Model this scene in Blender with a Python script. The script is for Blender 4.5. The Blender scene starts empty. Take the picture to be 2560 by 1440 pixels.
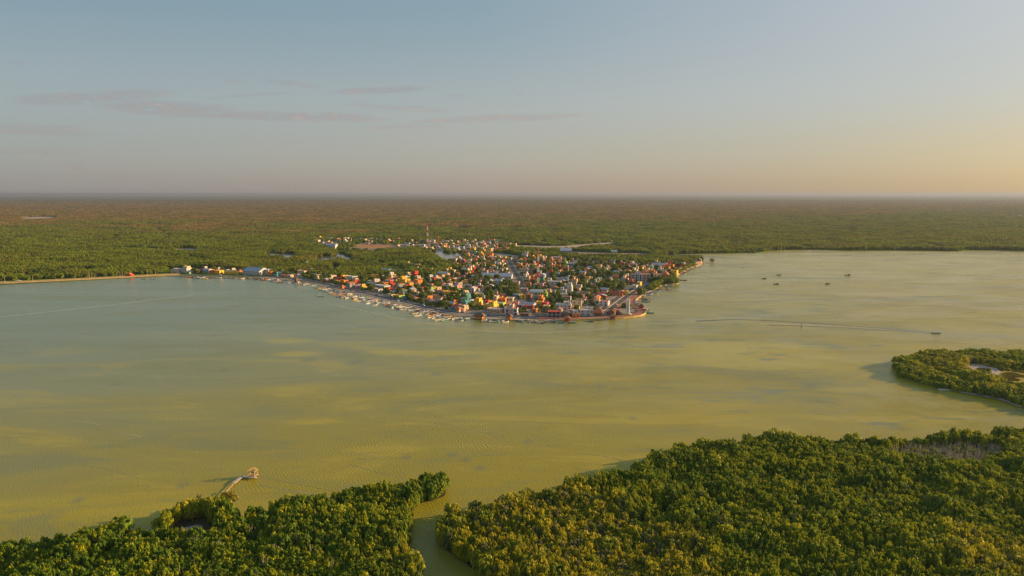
import bpy, bmesh, math, random
import numpy as np
from mathutils import Vector, Matrix
from mathutils.geometry import tessellate_polygon
R = math.radians
rnd = random.Random(7)
S = bpy.context.scene
COL = S.collection

# ------------------------------------------------------------------ camera, sky, sun, exposure
CAMH, FPX = 120.0, 1707.0                     # flying height in metres, focal length in photo pixels
TP = 236.5 / FPX; PITCH = math.atan(TP)
cam = bpy.data.cameras.new("camera"); camo = bpy.data.objects.new("camera", cam); COL.objects.link(camo)
cam.sensor_width = 36; cam.lens = 36 * FPX / 2560; cam.clip_start = 1; cam.clip_end = 200000
camo.location = (0, 0, CAMH); camo.rotation_euler = (math.pi / 2 - PITCH, 0, 0)
S.camera = camo

EXPO = 0.75; SKYK = 1.04 / (0.11 * 2 ** EXPO)
SUN_AZ, SUN_EL = 76.0, 12.0                    # degrees clockwise from the view direction, above the horizon
w = bpy.data.worlds.new("World"); S.world = w; w.use_nodes = True
nt = w.node_tree; N = nt.nodes; L = nt.links
bg = N['Background']
sky = N.new('ShaderNodeTexSky'); sky.sky_type = 'NISHITA'; sky.sun_disc = False
sky.sun_elevation = R(SUN_EL); sky.sun_rotation = R(SUN_AZ)
sky.altitude = 100; sky.air_density = 1.0; sky.dust_density = 1.6; sky.ozone_density = 1.5
bg.inputs['Strength'].default_value = 0.11

def M(nt, op, a, b=None, clamp=False):
    n = nt.nodes.new('ShaderNodeMath'); n.operation = op; n.use_clamp = clamp
    for i, v in enumerate((a, b)):
        if v is None: continue
        if isinstance(v, (int, float)): n.inputs[i].default_value = v
        else: nt.links.new(v, n.inputs[i])
    return n.outputs[0]

def smooth(nt, v, a, b, lo=0.0, hi=1.0):
    n = nt.nodes.new('ShaderNodeMapRange'); n.interpolation_type = 'SMOOTHSTEP'
    nt.links.new(v, n.inputs[0])
    n.inputs[1].default_value = a; n.inputs[2].default_value = b
    n.inputs[3].default_value = lo; n.inputs[4].default_value = hi
    return n.outputs[0]

def mixc(nt, f, a, b, mode='MIX'):
    n = nt.nodes.new('ShaderNodeMix'); n.data_type = 'RGBA'; n.blend_type = mode
    for i, v in ((0, f), (6, a), (7, b)):
        if isinstance(v, (int, float)): n.inputs[i].default_value = v
        elif isinstance(v, tuple): n.inputs[i].default_value = (*v[:3], 1)
        else: nt.links.new(v, n.inputs[i])
    return n.outputs[2]

def noise(nt, vec, scale, detail=3, rough=0.5, dist=0.0):
    n = nt.nodes.new('ShaderNodeTexNoise'); n.inputs['Scale'].default_value = scale
    n.inputs['Detail'].default_value = detail; n.inputs['Roughness'].default_value = rough
    n.inputs['Distortion'].default_value = dist
    if vec is not None: nt.links.new(vec, n.inputs['Vector'])
    return n.outputs['Fac']

def vmap(nt, vec, scale=(1, 1, 1), rot=(0, 0, 0), loc=(0, 0, 0)):
    n = nt.nodes.new('ShaderNodeMapping'); nt.links.new(vec, n.inputs[0])
    n.inputs['Scale'].default_value = scale; n.inputs['Rotation'].default_value = rot
    n.inputs['Location'].default_value = loc
    return n.outputs[0]

def ray(px, py):
    x = (px - 1280) / FPX; v = (720 - py) / FPX
    c, s = math.cos(PITCH), math.sin(PITCH)
    return x, c + v * s, -s + v * c

# thin evening clouds, drawn on the sky by direction (azimuth and height over the horizon)
tc = N.new('ShaderNodeTexCoord'); sep = N.new('ShaderNodeSeparateXYZ'); L.new(tc.outputs['Generated'], sep.inputs[0])
dx, dy, dz = sep.outputs
front = M(nt, 'MAXIMUM', dy, 0.05)
u = M(nt, 'DIVIDE', dx, front); v = M(nt, 'DIVIDE', dz, front)
comb = N.new('ShaderNodeCombineXYZ'); L.new(u, comb.inputs[0]); L.new(v, comb.inputs[1])
cn = noise(nt, vmap(nt, comb.outputs[0], (9, 75, 1)), 1.0, 5, 0.6, 0.4)
cn2 = noise(nt, vmap(nt, comb.outputs[0], (34, 190, 1)), 1.0, 4, 0.6, 0.3)
vw = M(nt, 'ADD', v, M(nt, 'MULTIPLY', M(nt, 'SUBTRACT', cn, 0.5), 0.012))
CL = [(30, 250, 430, 236, 15, .9), (240, 262, 600, 282, 17, .95), (420, 285, 960, 296, 11, .95), (520, 245, 730, 232, 5, .5),
      (830, 231, 1068, 220, 8, 1.0), (660, 199, 800, 216, 5, .6), (560, 203, 620, 206, 5, .45), (860, 262, 1130, 276, 8, .55),
      (1040, 305, 1470, 286, 8, .8), (900, 322, 1130, 316, 5, .5), (-60, 318, 240, 330, 13, .6), (-60, 374, 220, 379, 8, .35),
      (1110, 238, 1170, 240, 5, .4), (1290, 235, 1308, 236, 4, .5), (160, 408, 220, 425, 9, .35), (20, 155, 60, 162, 7, .35), (900, 100, 1000, 120, 8, .2)]
acc = None
for (x0, y0, x1, y1, th, st) in CL:
    a = ray(x0, y0); b = ray(x1, y1)
    u0, v0, u1, v1 = a[0] / a[1], a[2] / a[1], b[0] / b[1], b[2] / b[1]
    cu, cv, hl = (u0 + u1) / 2, (v0 + v1) / 2, abs(u1 - u0) / 2
    slope = (v1 - v0) / (u1 - u0)
    du = M(nt, 'SUBTRACT', u, cu)
    dv = M(nt, 'SUBTRACT', M(nt, 'SUBTRACT', vw, cv), M(nt, 'MULTIPLY', du, slope))
    q = M(nt, 'ADD', M(nt, 'POWER', M(nt, 'ABSOLUTE', M(nt, 'DIVIDE', du, hl)), 3), M(nt, 'POWER', M(nt, 'ABSOLUTE', M(nt, 'DIVIDE', dv, th / FPX)), 2))
    m = M(nt, 'MULTIPLY', smooth(nt, q, 1.7, 0.0), st)
    acc = m if acc is None else M(nt, 'MAXIMUM', acc, m)
cm = M(nt, 'MULTIPLY', acc, smooth(nt, cn2, 0.24, 0.66), True)
wisp = M(nt, 'MULTIPLY', cm, 0.85)
# evening air: cool grey blue above, greyish by the horizon, warm towards the sun
nrm = N.new('ShaderNodeVectorMath'); nrm.operation = 'NORMALIZE'; L.new(tc.outputs['Generated'], nrm.inputs[0])
sp2 = N.new('ShaderNodeSeparateXYZ'); L.new(nrm.outputs[0], sp2.inputs[0])
hl_ = M(nt, 'MAXIMUM', M(nt, 'SQRT', M(nt, 'ADD', M(nt, 'MULTIPLY', sp2.outputs[0], sp2.outputs[0]), M(nt, 'MULTIPLY', sp2.outputs[1], sp2.outputs[1]))), 1e-4)
ca = M(nt, 'DIVIDE', M(nt, 'ADD', M(nt, 'MULTIPLY', sp2.outputs[0], math.sin(R(SUN_AZ))), M(nt, 'MULTIPLY', sp2.outputs[1], math.cos(R(SUN_AZ)))), hl_)
sfac = M(nt, 'DIVIDE', M(nt, 'ADD', ca, 0.4), 1.2, True)
def ramp(nt, f, stops):
    r = nt.nodes.new('ShaderNodeValToRGB'); e = r.color_ramp.elements
    while len(e) < len(stops): e.new(0.5)
    for el, (p, c) in zip(e, stops): el.position = p; el.color = (*c, 1)
    nt.links.new(f, r.inputs[0]); return r.outputs[0]
low = ramp(nt, sfac, [(0, (.305, .292, .288)), (.5, (.39, .322, .285)), (.8, (.44, .34, .25)), (1, (.46, .355, .22))])
low2 = ramp(nt, sfac, [(0, (.305, .318, .322)), (.5, (.395, .372, .335)), (.8, (.43, .38, .30)), (1, (.48, .39, .26))])
mid = ramp(nt, sfac, [(0, (.315, .362, .376)), (.5, (.385, .405, .395)), (.8, (.43, .435, .415)), (1, (.46, .45, .41))])
high = ramp(nt, sfac, [(0, (.205, .305, .355)), (.5, (.255, .350, .392)), (.8, (.38, .42, .45)), (1, (.49, .50, .51))])
el_ = sp2.outputs[2]
gr = mixc(nt, smooth(nt, el_, 0.0, .055), low, low2)
gr = mixc(nt, smooth(nt, el_, .04, .14), gr, mid)
gr = mixc(nt, smooth(nt, el_, .10, .26), gr, high)
gr = mixc(nt, smooth(nt, el_, .26, .9), gr, (.16, .25, .36))
gr = mixc(nt, 1.0, gr, (SKYK, SKYK, SKYK), 'MULTIPLY')
skyc = mixc(nt, 0.82, sky.outputs[0], gr)
cloudc = mixc(nt, 1.0, skyc, mixc(nt, smooth(nt, cn2, .4, .75), (0.86, 0.75, 0.78), (1.24, 0.94, 0.88)), 'MULTIPLY')
L.new(mixc(nt, wisp, skyc, cloudc), bg.inputs['Color'])

sun = bpy.data.lights.new("sun", 'SUN'); suno = bpy.data.objects.new("sun", sun); COL.objects.link(suno)
sun.energy = 5.0; sun.angle = R(0.5); sun.color = (1.0, 0.66, 0.31)
SD = Vector((math.sin(R(SUN_AZ)) * math.cos(R(SUN_EL)), math.cos(R(SUN_AZ)) * math.cos(R(SUN_EL)), math.sin(R(SUN_EL))))
suno.rotation_euler = SD.to_track_quat('Z', 'Y').to_euler()
suno.location = (0, 0, 300)

S.view_settings.view_transform = 'Standard'; S.view_settings.look = 'None'
S.view_settings.exposure = EXPO; S.view_settings.gamma = 1.0; S.view_settings.use_curve_mapping = False
S.cycles.max_bounces = 5; S.cycles.diffuse_bounces = 2; S.cycles.glossy_bounces = 2; S.cycles.transmission_bounces = 2
S.cycles.volume_bounces = 0; S.cycles.transparent_max_bounces = 4
S.cycles.caustics_reflective = False; S.cycles.caustics_refractive = False

# ------------------------------------------------------------------ helpers
LAND = 0.6
def at(px, py, z=0.0):
    """point of the place that the photograph shows at pixel (px, py), at height z"""
    x, y, zz = ray(px, py)
    t = (z - CAMH) / zz
    return Vector((x * t, y * t, z))
def mpp(px, py, z=0.0):
    """metres one photo pixel spans at that point"""
    p = at(px, py, z); return math.hypot(p.y, CAMH - z) / FPX
def topix(p):
    c, s = math.cos(PITCH), math.sin(PITCH)
    y, z = p[1], p[2] - CAMH
    dep = y * c - z * s; up = y * s + z * c
    return 1280 + FPX * p[0] / dep, 720 - FPX * up / dep

MATS = {}
def mat(name, col, rough=0.8, var=0.15, scale=1.5, metal=0.0, dirt=None, emit=None):
    if name in MATS: return MATS[name]
    m = bpy.data.materials.new(name); m.use_nodes = True; nt = m.node_tree
    b = nt.nodes['Principled BSDF']; b.inputs['Roughness'].default_value = rough; b.inputs['Metallic'].default_value = metal
    tc = nt.nodes.new('ShaderNodeTexCoord'); o = nt.nodes.new('ShaderNodeObjectInfo')
    add = nt.nodes.new('ShaderNodeVectorMath'); add.operation = 'ADD'
    nt.links.new(tc.outputs['Object'], add.inputs[0]); nt.links.new(o.outputs['Location'], add.inputs[1])
    n = noise(nt, add.outputs[0], scale, 4, 0.6)
    lo = tuple(c * (1 - var) for c in col); hi = tuple(min(c * (1 + var), .95) for c in col)
    c = mixc(nt, smooth(nt, n, .3, .7), lo, hi)
    if dirt:
        n2 = noise(nt, add.outputs[0], scale * .35, 5, 0.7)
        c = mixc(nt, smooth(nt, n2, .55, .75), c, dirt)
    nt.links.new(c, b.inputs['Base Color'])
    MATS[name] = m; return m

def tag(o, label=None, cat=None, group=None, kind=None):
    if label: o['label'] = label
    if cat: o['category'] = cat
    if group: o['group'] = group
    if kind: o['kind'] = kind
    return o
def empty(name, loc, rz=0, label=None, cat=None, group=None):
    o = bpy.data.objects.new(name, None); COL.objects.link(o); o.location = loc; o.rotation_euler = (0, 0, rz)
    o.empty_display_size = 0.5
    return tag(o, label, cat, group)
PCOL = bpy.data.collections.new('forms'); ROOTS = set()
def link(name, me, m=None, parent=None, loc=None, sc=None, rz=None):
    if m is not None and len(me.materials) == 0: me.materials.append(m)
    o = bpy.data.objects.new(name, me)
    q = parent
    while q is not None and q.parent is not None: q = q.parent
    (PCOL if (q is not None and q.name in ROOTS) else COL).objects.link(o)
    if parent: o.parent = parent
    if loc is not None: o.location = loc
    if sc is not None: o.scale = sc
    if rz is not None: o.rotation_euler = (0, 0, rz)
    return o
def children(o): return [c for c in list(o.children)]
def copy_tree(o, parent=None):
    c = o.copy(); COL.objects.link(c)
    if parent is not None: c.parent = parent
    for ch in children(o): copy_tree(ch, c)
    return c

class MB:
    def __init__(s): s.v = []; s.f = []
    def add(s, vs, fs):
        n = len(s.v); s.v += [tuple(v) for v in vs]; s.f += [tuple(i + n for i in f) for f in fs]; return s
    def box(s, x0, y0, z0, x1, y1, z1):
        return s.add([(x0, y0, z0), (x1, y0, z0), (x1, y1, z0), (x0, y1, z0), (x0, y0, z1), (x1, y0, z1), (x1, y1, z1), (x0, y1, z1)],
                     [(3, 2, 1, 0), (4, 5, 6, 7), (0, 1, 5, 4), (1, 2, 6, 5), (2, 3, 7, 6), (3, 0, 4, 7)])
    def tube(s, p0, p1, r0, r1=None, n=6):
        r1 = r0 if r1 is None else r1
        p0 = Vector(p0); p1 = Vector(p1); d = (p1 - p0).normalized()
        a = d.orthogonal().normalized(); b = d.cross(a)
        vs = []
        for p, r in ((p0, r0), (p1, r1)):
            for i in range(n):
                t = 2 * math.pi * i / n; vs.append(p + a * (r * math.cos(t)) + b * (r * math.sin(t)))
        fs = [(i, (i + 1) % n, n + (i + 1) % n, n + i) for i in range(n)] + [tuple(range(n - 1, -1, -1)), tuple(range(n, 2 * n))]
        return s.add(vs, fs)
    def hip(s, x0, y0, x1, y1, z, h, inset=None, oh=0.0, th=0.25):
        """hipped or pyramid roof with a little thickness at the eaves"""
        x0 -= oh; y0 -= oh; x1 += oh; y1 += oh
        i = min(x1 - x0, y1 - y0) / 2 if inset is None else inset
        cx0, cx1, cy0, cy1 = x0 + i, x1 - i, y0 + i, y1 - i
        if x1 - x0 >= y1 - y0: cy0 = cy1 = (y0 + y1) / 2
        else: cx0 = cx1 = (x0 + x1) / 2
        e = 0.02
        vs = [(x0, y0, z), (x1, y0, z), (x1, y1, z), (x0, y1, z), (x0, y0, z + th), (x1, y0, z + th), (x1, y1, z + th), (x0, y1, z + th),
              (cx0 - e, cy0 - e, z + h), (cx1 + e, cy0 - e, z + h), (cx1 + e, cy1 + e, z + h), (cx0 - e, cy1 + e, z + h)]
        return s.add(vs, [(3, 2, 1, 0), (0, 1, 5, 4), (1, 2, 6, 5), (2, 3, 7, 6), (3, 0, 4, 7), (4, 5, 9, 8), (5, 6, 10, 9), (6, 7, 11, 10), (7, 4, 8, 11), (8, 9, 10, 11)])
    def gable(s, x0, y0, x1, y1, z, h, oh=0.3, th=0.15, arch=0):
        """roof with its ridge (or arch) along x"""
        n = 2 if not arch else 8
        x0 -= oh; x1 += oh; y0 -= oh; y1 += oh
        pr = []
        for i in range(n + 1):
            t = i / n; y = y0 + (y1 - y0) * t
            zz = z + h * (1 - abs(2 * t - 1)) if not arch else z + h * math.sin(math.pi * t)
            pr.append((y, zz))
        k = len(pr)
        vs = [(x, y, zz + dz) for x in (x0, x1) for dz in (0, th) for (y, zz) in pr]
        fs = []
        for i in range(n):
            fs += [(i, i + 1, 2 * k + i + 1, 2 * k + i)[::-1], (k + i, k + i + 1, 3 * k + i + 1, 3 * k + i), (i, i + 1, k + i + 1, k + i), (2 * k + i, 3 * k + i, 3 * k + i + 1, 2 * k + i + 1)]
        fs += [(0, k, 3 * k, 2 * k), (k - 1, 3 * k - 1, 4 * k - 1, 2 * k + k - 1)]
        return s.add(vs, fs)
    def mesh(s, name, m=None):
        me = bpy.data.meshes.new(name); me.from_pydata(s.v, [], s.f); me.update()
        if m: me.materials.append(m)
        return me
    def build(s, name, m, parent=None, loc=None, rz=None, sc=None):
        return link(name, s.mesh(name, m), None, parent, loc, sc, rz)

def sheet(name, pts, z, m, skirt=1.6, kind='structure', label=None, cat=None):
    """flat land or water sheet from an outline, with its edges going down"""
    P = [Vector((p[0], p[1], z)) for p in pts]
    tri = tessellate_polygon([P])
    v = [tuple(p) for p in P]; n = len(v); f = []
    for t in tri:
        a, b, c = (P[i] for i in t)
        if (b - a).cross(c - a).z < 0: t = (t[0], t[2], t[1])
        f.append(tuple(t))
    if skirt:
        v += [(p.x, p.y, z - skirt) for p in P]
        f += [(i, (i + 1) % n, n + (i + 1) % n, n + i) for i in range(n)]
    me = bpy.data.meshes.new(name); me.from_pydata(v, [], f); me.update()
    o = link(name, me, m); tag(o, label, cat, None, kind); return o

def inside(poly, X, Y):
    """numpy point in polygon"""
    r = np.zeros(X.shape, bool); n = len(poly)
    for i in range(n):
        x0, y0 = poly[i][0], poly[i][1]; x1, y1 = poly[(i + 1) % n][0], poly[(i + 1) % n][1]
        if y0 == y1: continue
        c = ((y0 > Y) != (y1 > Y)) & (X < (x1 - x0) * (Y - y0) / (y1 - y0) + x0)
        r ^= c
    return r
def pin(poly, x, y): return bool(inside(poly, np.array([x]), np.array([y]))[0])
def ppoly(pix, z=0.0): return [tuple(at(x, y, z)[:2]) for x, y in pix]
def smooth_poly(P, it=1, closed=True):
    for _ in range(it):
        Q = []; n = len(P)
        for i in range(n if closed else n - 1):
            a = P[i]; b = P[(i + 1) % n]
            Q += [(a[0] * .75 + b[0] * .25, a[1] * .75 + b[1] * .25), (a[0] * .25 + b[0] * .75, a[1] * .25 + b[1] * .75)]
        P = Q if closed else [P[0]] + Q + [P[-1]]
    return P

# ------------------------------------------------------------------ the setting: outlines of land
SHORE = [(-700, 725), (0, 712), (100, 707), (420, 690), (520, 693), (650, 695), (760, 706), (840, 723), (900, 739), (980, 757), (1060, 775),
         (1100, 788), (1200, 797), (1300, 802), (1450, 801), (1545, 797), (1595, 792), (1612, 786), (1614, 778), (1604, 770), (1590, 762), (1586, 752),
         (1600, 742), (1618, 732), (1640, 722), (1658, 712), (1690, 711), (1697, 707), (1684, 702), (1688, 692), (1700, 683), (1722, 672),
         (1752, 661), (1757, 655), (1754, 648), (1742, 642), (1700, 641), (1640, 640), (1690, 636.5), (1740, 634), (1815, 633), (1900, 631.5), (1925, 627), (1975, 624),
         (2060, 624.5), (2130, 626), (2250, 625.5), (2340, 627), (2400, 627.5), (2420, 625), (2480, 625), (2560, 627.5), (2800, 628), (3400, 628)]
far = ppoly(SHORE)
FARLAND = far + [(30000, 20000), (80000, 70000), (80000, 90000), (-80000, 90000), (-80000, 70000), (-30000, 20000), (-6000, 2400), (-2500, 1200)]
TZ = 5.0
LTH = [(-300, 1372), (0, 1358), (60, 1348), (150, 1336), (240, 1330), (290, 1314), (345, 1316), (362, 1345)]
LTHo = ppoly(LTH, TZ) + ppoly([(372, 1352)], 0) + ppoly([(388, 1318), (410, 1290), (440, 1266), (490, 1252), (540, 1246), (576, 1262), (600, 1282), (650, 1278),
        (700, 1262), (760, 1250), (850, 1224), (920, 1213), (1000, 1217), (1020, 1210)], TZ) + ppoly([(1062, 1212), (1105, 1216), (1116, 1226), (1112, 1240), (1082, 1252), (1050, 1256),
        (1036, 1272), (1026, 1296), (1022, 1330), (1020, 1370), (1022, 1400), (1042, 1425), (1052, 1460), (1075, 1560), (1090, 1750), (-500, 1750)], 0)
RTHo = ppoly([(1330, 1750), (1230, 1520), (1196, 1440), (1178, 1420), (1150, 1396), (1116, 1376), (1096, 1350), (1094, 1322)], 0) + ppoly([(1106, 1288), (1136, 1278), (1170, 1284), (1200, 1272), (1260, 1254), (1330, 1238), (1400, 1222),
        (1455, 1206), (1545, 1192), (1578, 1190), (1586, 1166), (1640, 1140), (1700, 1112), (1780, 1107), (1850, 1106), (1920, 1088), (1990, 1090), (2060, 1098), (2150, 1093), (2230, 1097),
        (2300, 1090), (2400, 1078), (2560, 1072), (2900, 1060), (3300, 1090)], TZ) + [at(3300, 1750)[:2]]
ISL = ppoly([(3200, 905), (2800, 875), (2560, 872), (2480, 873), (2400, 871), (2330, 871), (2282, 880), (2250, 894)], TZ) + ppoly([(2238, 905), (2234, 924), (2252, 944), (2292, 958), (2345, 973), (2400, 981), (2460, 990), (2510, 1000), (2540, 1014), (2570, 1024), (2700, 1050), (3200, 1075)], 0)

def gmat(name, cols, rough=0.95, scale=0.05, bump=0.3):
    m = bpy.data.materials.new(name); m.use_nodes = True; nt = m.node_tree; b = nt.nodes['Principled BSDF']
    b.inputs['Roughness'].default_value = rough; b.inputs['Specular IOR Level'].default_value = 0.1
    g = nt.nodes.new('ShaderNodeNewGeometry')
    c = mixc(nt, smooth(nt, noise(nt, g.outputs['Position'], scale, 6, .65), .35, .65), cols[0], cols[1])
    c = mixc(nt, smooth(nt, noise(nt, g.outputs['Position'], scale * 4.3, 5, .7), .45, .75), c, cols[2])
    nt.links.new(c, b.inputs['Base Color'])
    return m
m_mud = gmat("mangrove_mud", [(0.05, 0.045, 0.025), (0.10, 0.08, 0.045), (0.06, 0.055, 0.02)])
m_town = gmat("town_ground", [(0.27, 0.22, 0.17), (0.38, 0.32, 0.25), (0.14, 0.15, 0.06)], scale=0.03)
m_sand = gmat("sand", [(0.42, 0.34, 0.25), (0.55, 0.46, 0.36), (0.30, 0.25, 0.18)], scale=0.02)

def forest_color(nt, pos, rand=None):
    """leaf colours by place: green mangrove near, russet dry stands far inland, then grey green haze put into the colour"""
    s = nt.nodes.new('ShaderNodeSeparateXYZ'); nt.links.new(pos, s.inputs[0])
    n1 = noise(nt, vmap(nt, pos, (0.0045, 0.0030, 0)), 1, 6, .62)
    n2 = noise(nt, vmap(nt, pos, (0.011, 0.017, 0)), 1, 5, .68)
    n3 = noise(nt, vmap(nt, pos, (0.06, 0.06, 0)), 1, 3, .6)
    g = mixc(nt, smooth(nt, n2, .42, .56), (0.025, 0.07, 0.022), (0.19, 0.28, 0.010))
    g = mixc(nt, M(nt, 'MULTIPLY', smooth(nt, n3, .35, .65), .5), g, (0.24, 0.30, 0.012))
    g = mixc(nt, M(nt, 'MULTIPLY', smooth(nt, n1, .50, .66), .6), g, (0.30, 0.23, 0.04))
    if rand is not None: g = mixc(nt, M(nt, 'MULTIPLY', rand, .5), g, (0.27, 0.27, 0.014))
    yy = M(nt, 'ADD', s.outputs[1], M(nt, 'MULTIPLY', M(nt, 'SUBTRACT', noise(nt, vmap(nt, pos, (0.0016, 0.0022, 0)), 1, 6, .62), .5), -6500))
    yy = M(nt, 'SUBTRACT', yy, M(nt, 'MULTIPLY', M(nt, 'ABSOLUTE', M(nt, 'ADD', s.outputs[0], 300)), M(nt, 'MULTIPLY', smooth(nt, s.outputs[0], -300, 300), 0.62)))
    br = mixc(nt, smooth(nt, n2, .40, .62), (0.20, 0.16, 0.04), (0.47, 0.28, 0.08))
    br = mixc(nt, smooth(nt, n1, .56, .66), br, (0.14, 0.17, 0.05))
    c = mixc(nt, M(nt, 'MULTIPLY', smooth(nt, yy, 2150, 3000), .92), g, br)
    c = mixc(nt, M(nt, 'MULTIPLY', smooth(nt, s.outputs[1], 7500, 14000), .8), c, (0.12, 0.14, 0.085))  # distance haze put into the leaf and ground colour
    return c

m_land = bpy.data.materials.new("forest_floor"); m_land.use_nodes = True
_nt = m_land.node_tree; _b = _nt.nodes['Principled BSDF']; _b.inputs['Roughness'].default_value = 1; _b.inputs['Specular IOR Level'].default_value = 0.0
_g = _nt.nodes.new('ShaderNodeNewGeometry')
_nt.links.new(mixc(_nt, 0.25, forest_color(_nt, _g.outputs['Position']), (0.06, 0.06, 0.02)), _b.inputs['Base Color'])

sheet("coastal_plain_ground", FARLAND, LAND, m_land)
sheet("near_shore_ground", LTHo, 0.35, m_mud)
sheet("marsh_ground", RTHo, 0.35, m_mud)
sheet("headland_ground", ISL, 0.4, gmat("marsh", [(0.26, 0.28, 0.05), (0.42, 0.26, 0.07), (0.34, 0.32, 0.06)], scale=.08))

# ------------------------------------------------------------------ water
def water_mat():
    m = bpy.data.materials.new("lagoon_water"); m.use_nodes = True; nt = m.node_tree; b = nt.nodes['Principled BSDF']
    g = nt.nodes.new('ShaderNodeNewGeometry'); P = g.outputs['Position']
    s = nt.nodes.new('ShaderNodeSeparateXYZ'); nt.links.new(P, s.inputs[0])
    warp = noise(nt, vmap(nt, P, (.004, .009, 0)), 1, 4, .55, .6)
    t = M(nt, 'ADD', s.outputs[1], M(nt, 'ADD', M(nt, 'MULTIPLY', M(nt, 'SUBTRACT', warp, .5), 260), M(nt, 'MULTIPLY', s.outputs[0], -0.55)))
    farc = mixc(nt, smooth(nt, s.outputs[0], -350, 650), (0.20, 0.265, 0.165), (0.47, 0.41, 0.09))  # sky reflection put into the far water colour, cool left, warm right
    base = mixc(nt, smooth(nt, t, 220, 850), (0.35, 0.285, 0.008), farc)
    # shallow sand bars that glow yellow green south of the town
    bar = None
    for (px, py, rx, ry, st) in [(1880, 875, 190, 22, .75), (1960, 905, 260, 30, .5), (1080, 882, 170, 8, .6), (1290, 872, 60, 5, .4), (720, 852, 70, 8, .6), (745, 885, 60, 7, .5), (960, 890, 60, 10, .4), (1500, 900, 300, 30, .25), (250, 1270, 500, 40, .3)]:
        c = at(px, py); a = rx * mpp(px, py); bb = abs(at(px, py - ry).y - at(px, py + ry).y) / 2
        du = M(nt, 'DIVIDE', M(nt, 'SUBTRACT', s.outputs[0], c.x), a); dv = M(nt, 'DIVIDE', M(nt, 'SUBTRACT', s.outputs[1], c.y), bb)
        q = M(nt, 'ADD', M(nt, 'MULTIPLY', du, du), M(nt, 'MULTIPLY', dv, dv))
        q = M(nt, 'ADD', q, M(nt, 'MULTIPLY', M(nt, 'SUBTRACT', warp, .5), 2.5))
        k = M(nt, 'MULTIPLY', smooth(nt, q, 1.3, .1), st); bar = k if bar is None else M(nt, 'MAXIMUM', bar, k)
    base = mixc(nt, bar, base, (0.52, 0.43, 0.01))
    mot = noise(nt, vmap(nt, P, (.007, .022, 0), (0, 0, R(-7)), (5, 2, 0)), 1, 6, .66, .8)
    base = mixc(nt, M(nt, 'MULTIPLY', smooth(nt, mot, .50, .62), M(nt, 'MULTIPLY', smooth(nt, t, 900, 350), .65)), base, (0.48, 0.385, 0.025))
    base = mixc(nt, M(nt, 'MULTIPLY', smooth(nt, mot, .49, .36), .65), base, (0.22, 0.23, 0.08))
    cc = at(1095, 1370); d = nt.nodes.new('ShaderNodeVectorMath'); d.operation = 'DISTANCE'; nt.links.new(vmap(nt, P, (1, 1, 0)), d.inputs[0]); d.inputs[1].default_value = (cc.x, cc.y, 0)
    base = mixc(nt, M(nt, 'MULTIPLY', smooth(nt, M(nt, 'ADD', d.outputs['Value'], M(nt, 'MULTIPLY', warp, 12)), 52, 14), .8), base, (0.20, 0.19, 0.035))
    # seagrass spots
    grass = noise(nt, vmap(nt, P, (.018, .05, 0)), 1, 3, .6)
    zone = smooth(nt, noise(nt, vmap(nt, P, (.003, .006, 0), loc=(3, 1, 0)), 1, 2), .45, .62)
    base = mixc(nt, M(nt, 'MULTIPLY', M(nt, 'MULTIPLY', smooth(nt, grass, .57, .66), zone), .8), base, (0.19, 0.22, 0.11))
    for (px, py, r) in [(1015, 1143, 3.0), (1130, 1137, 3.5), (1320, 1103, 3), (196, 1250, 3), (1165, 1150, 3), (1582, 1046, 3), (1500, 968, 3.5), (560, 925, 4), (290, 960, 4), (1200, 1170, 3), (455, 1215, 3), (770, 900, 7), (890, 905, 8), (1090, 935, 5)]:
        c = at(px, py)
        d = nt.nodes.new('ShaderNodeVectorMath'); d.operation = 'DISTANCE'; nt.links.new(vmap(nt, P, (1, .8, 0)), d.inputs[0]); d.inputs[1].default_value = (c.x, c.y * .8, 0)
        dd = M(nt, 'ADD', d.outputs['Value'], M(nt, 'MULTIPLY', noise(nt, P, .5, 3), r * 1.2))
        base = mixc(nt, M(nt, 'MULTIPLY', smooth(nt, dd, r * 2.0, r * .6), .5), base, (0.14, 0.17, 0.12))
    fine = noise(nt, vmap(nt, P, (.05, .25, 0), (0, 0, R(-10))), 1, 4, .6)
    base = mixc(nt, M(nt, 'MULTIPLY', smooth(nt, fine, .35, .7), .22), base, (0.25, 0.25, 0.05))
    nt.links.new(base, b.inputs['Base Color'])
    calm = smooth(nt, noise(nt, vmap(nt, P, (.004, .02, 0), (0, 0, R(-6))), 1, 4, .6), .35, .65)
    nt.links.new(M(nt, 'ADD', M(nt, 'MULTIPLY', calm, .14), .14), b.inputs['Roughness'])
    b.inputs['IOR'].default_value = 1.33; b.inputs['Specular IOR Level'].default_value = 0.22
    # wind ripples: short wavelets whose crests run towards the camera's left
    wn = nt.nodes.new('ShaderNodeTexNoise'); wn.inputs['Scale'].default_value = .022; wn.inputs['Detail'].default_value = 3
    nt.links.new(P, wn.inputs['Vector'])
    wa = nt.nodes.new('ShaderNodeVectorMath'); wa.operation = 'MULTIPLY_ADD'; nt.links.new(wn.outputs['Color'], wa.inputs[0])
    wa.inputs[1].default_value = (22, 22, 0); nt.links.new(P, wa.inputs[2])
    def wave(scale, rot, dist, dsc):
        wv = nt.nodes.new('ShaderNodeTexWave'); wv.wave_type = 'BANDS'; wv.bands_direction = 'X'; wv.wave_profile = 'SIN'
        nt.links.new(vmap(nt, wa.outputs[0], (1, 1, 1), (0, 0, rot)), wv.inputs['Vector'])
        wv.inputs['Scale'].default_value = scale; wv.inputs['Distortion'].default_value = dist
        wv.inputs['Detail'].default_value = 3; wv.inputs['Detail Scale'].default_value = dsc
        return wv.outputs['Fac']
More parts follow.
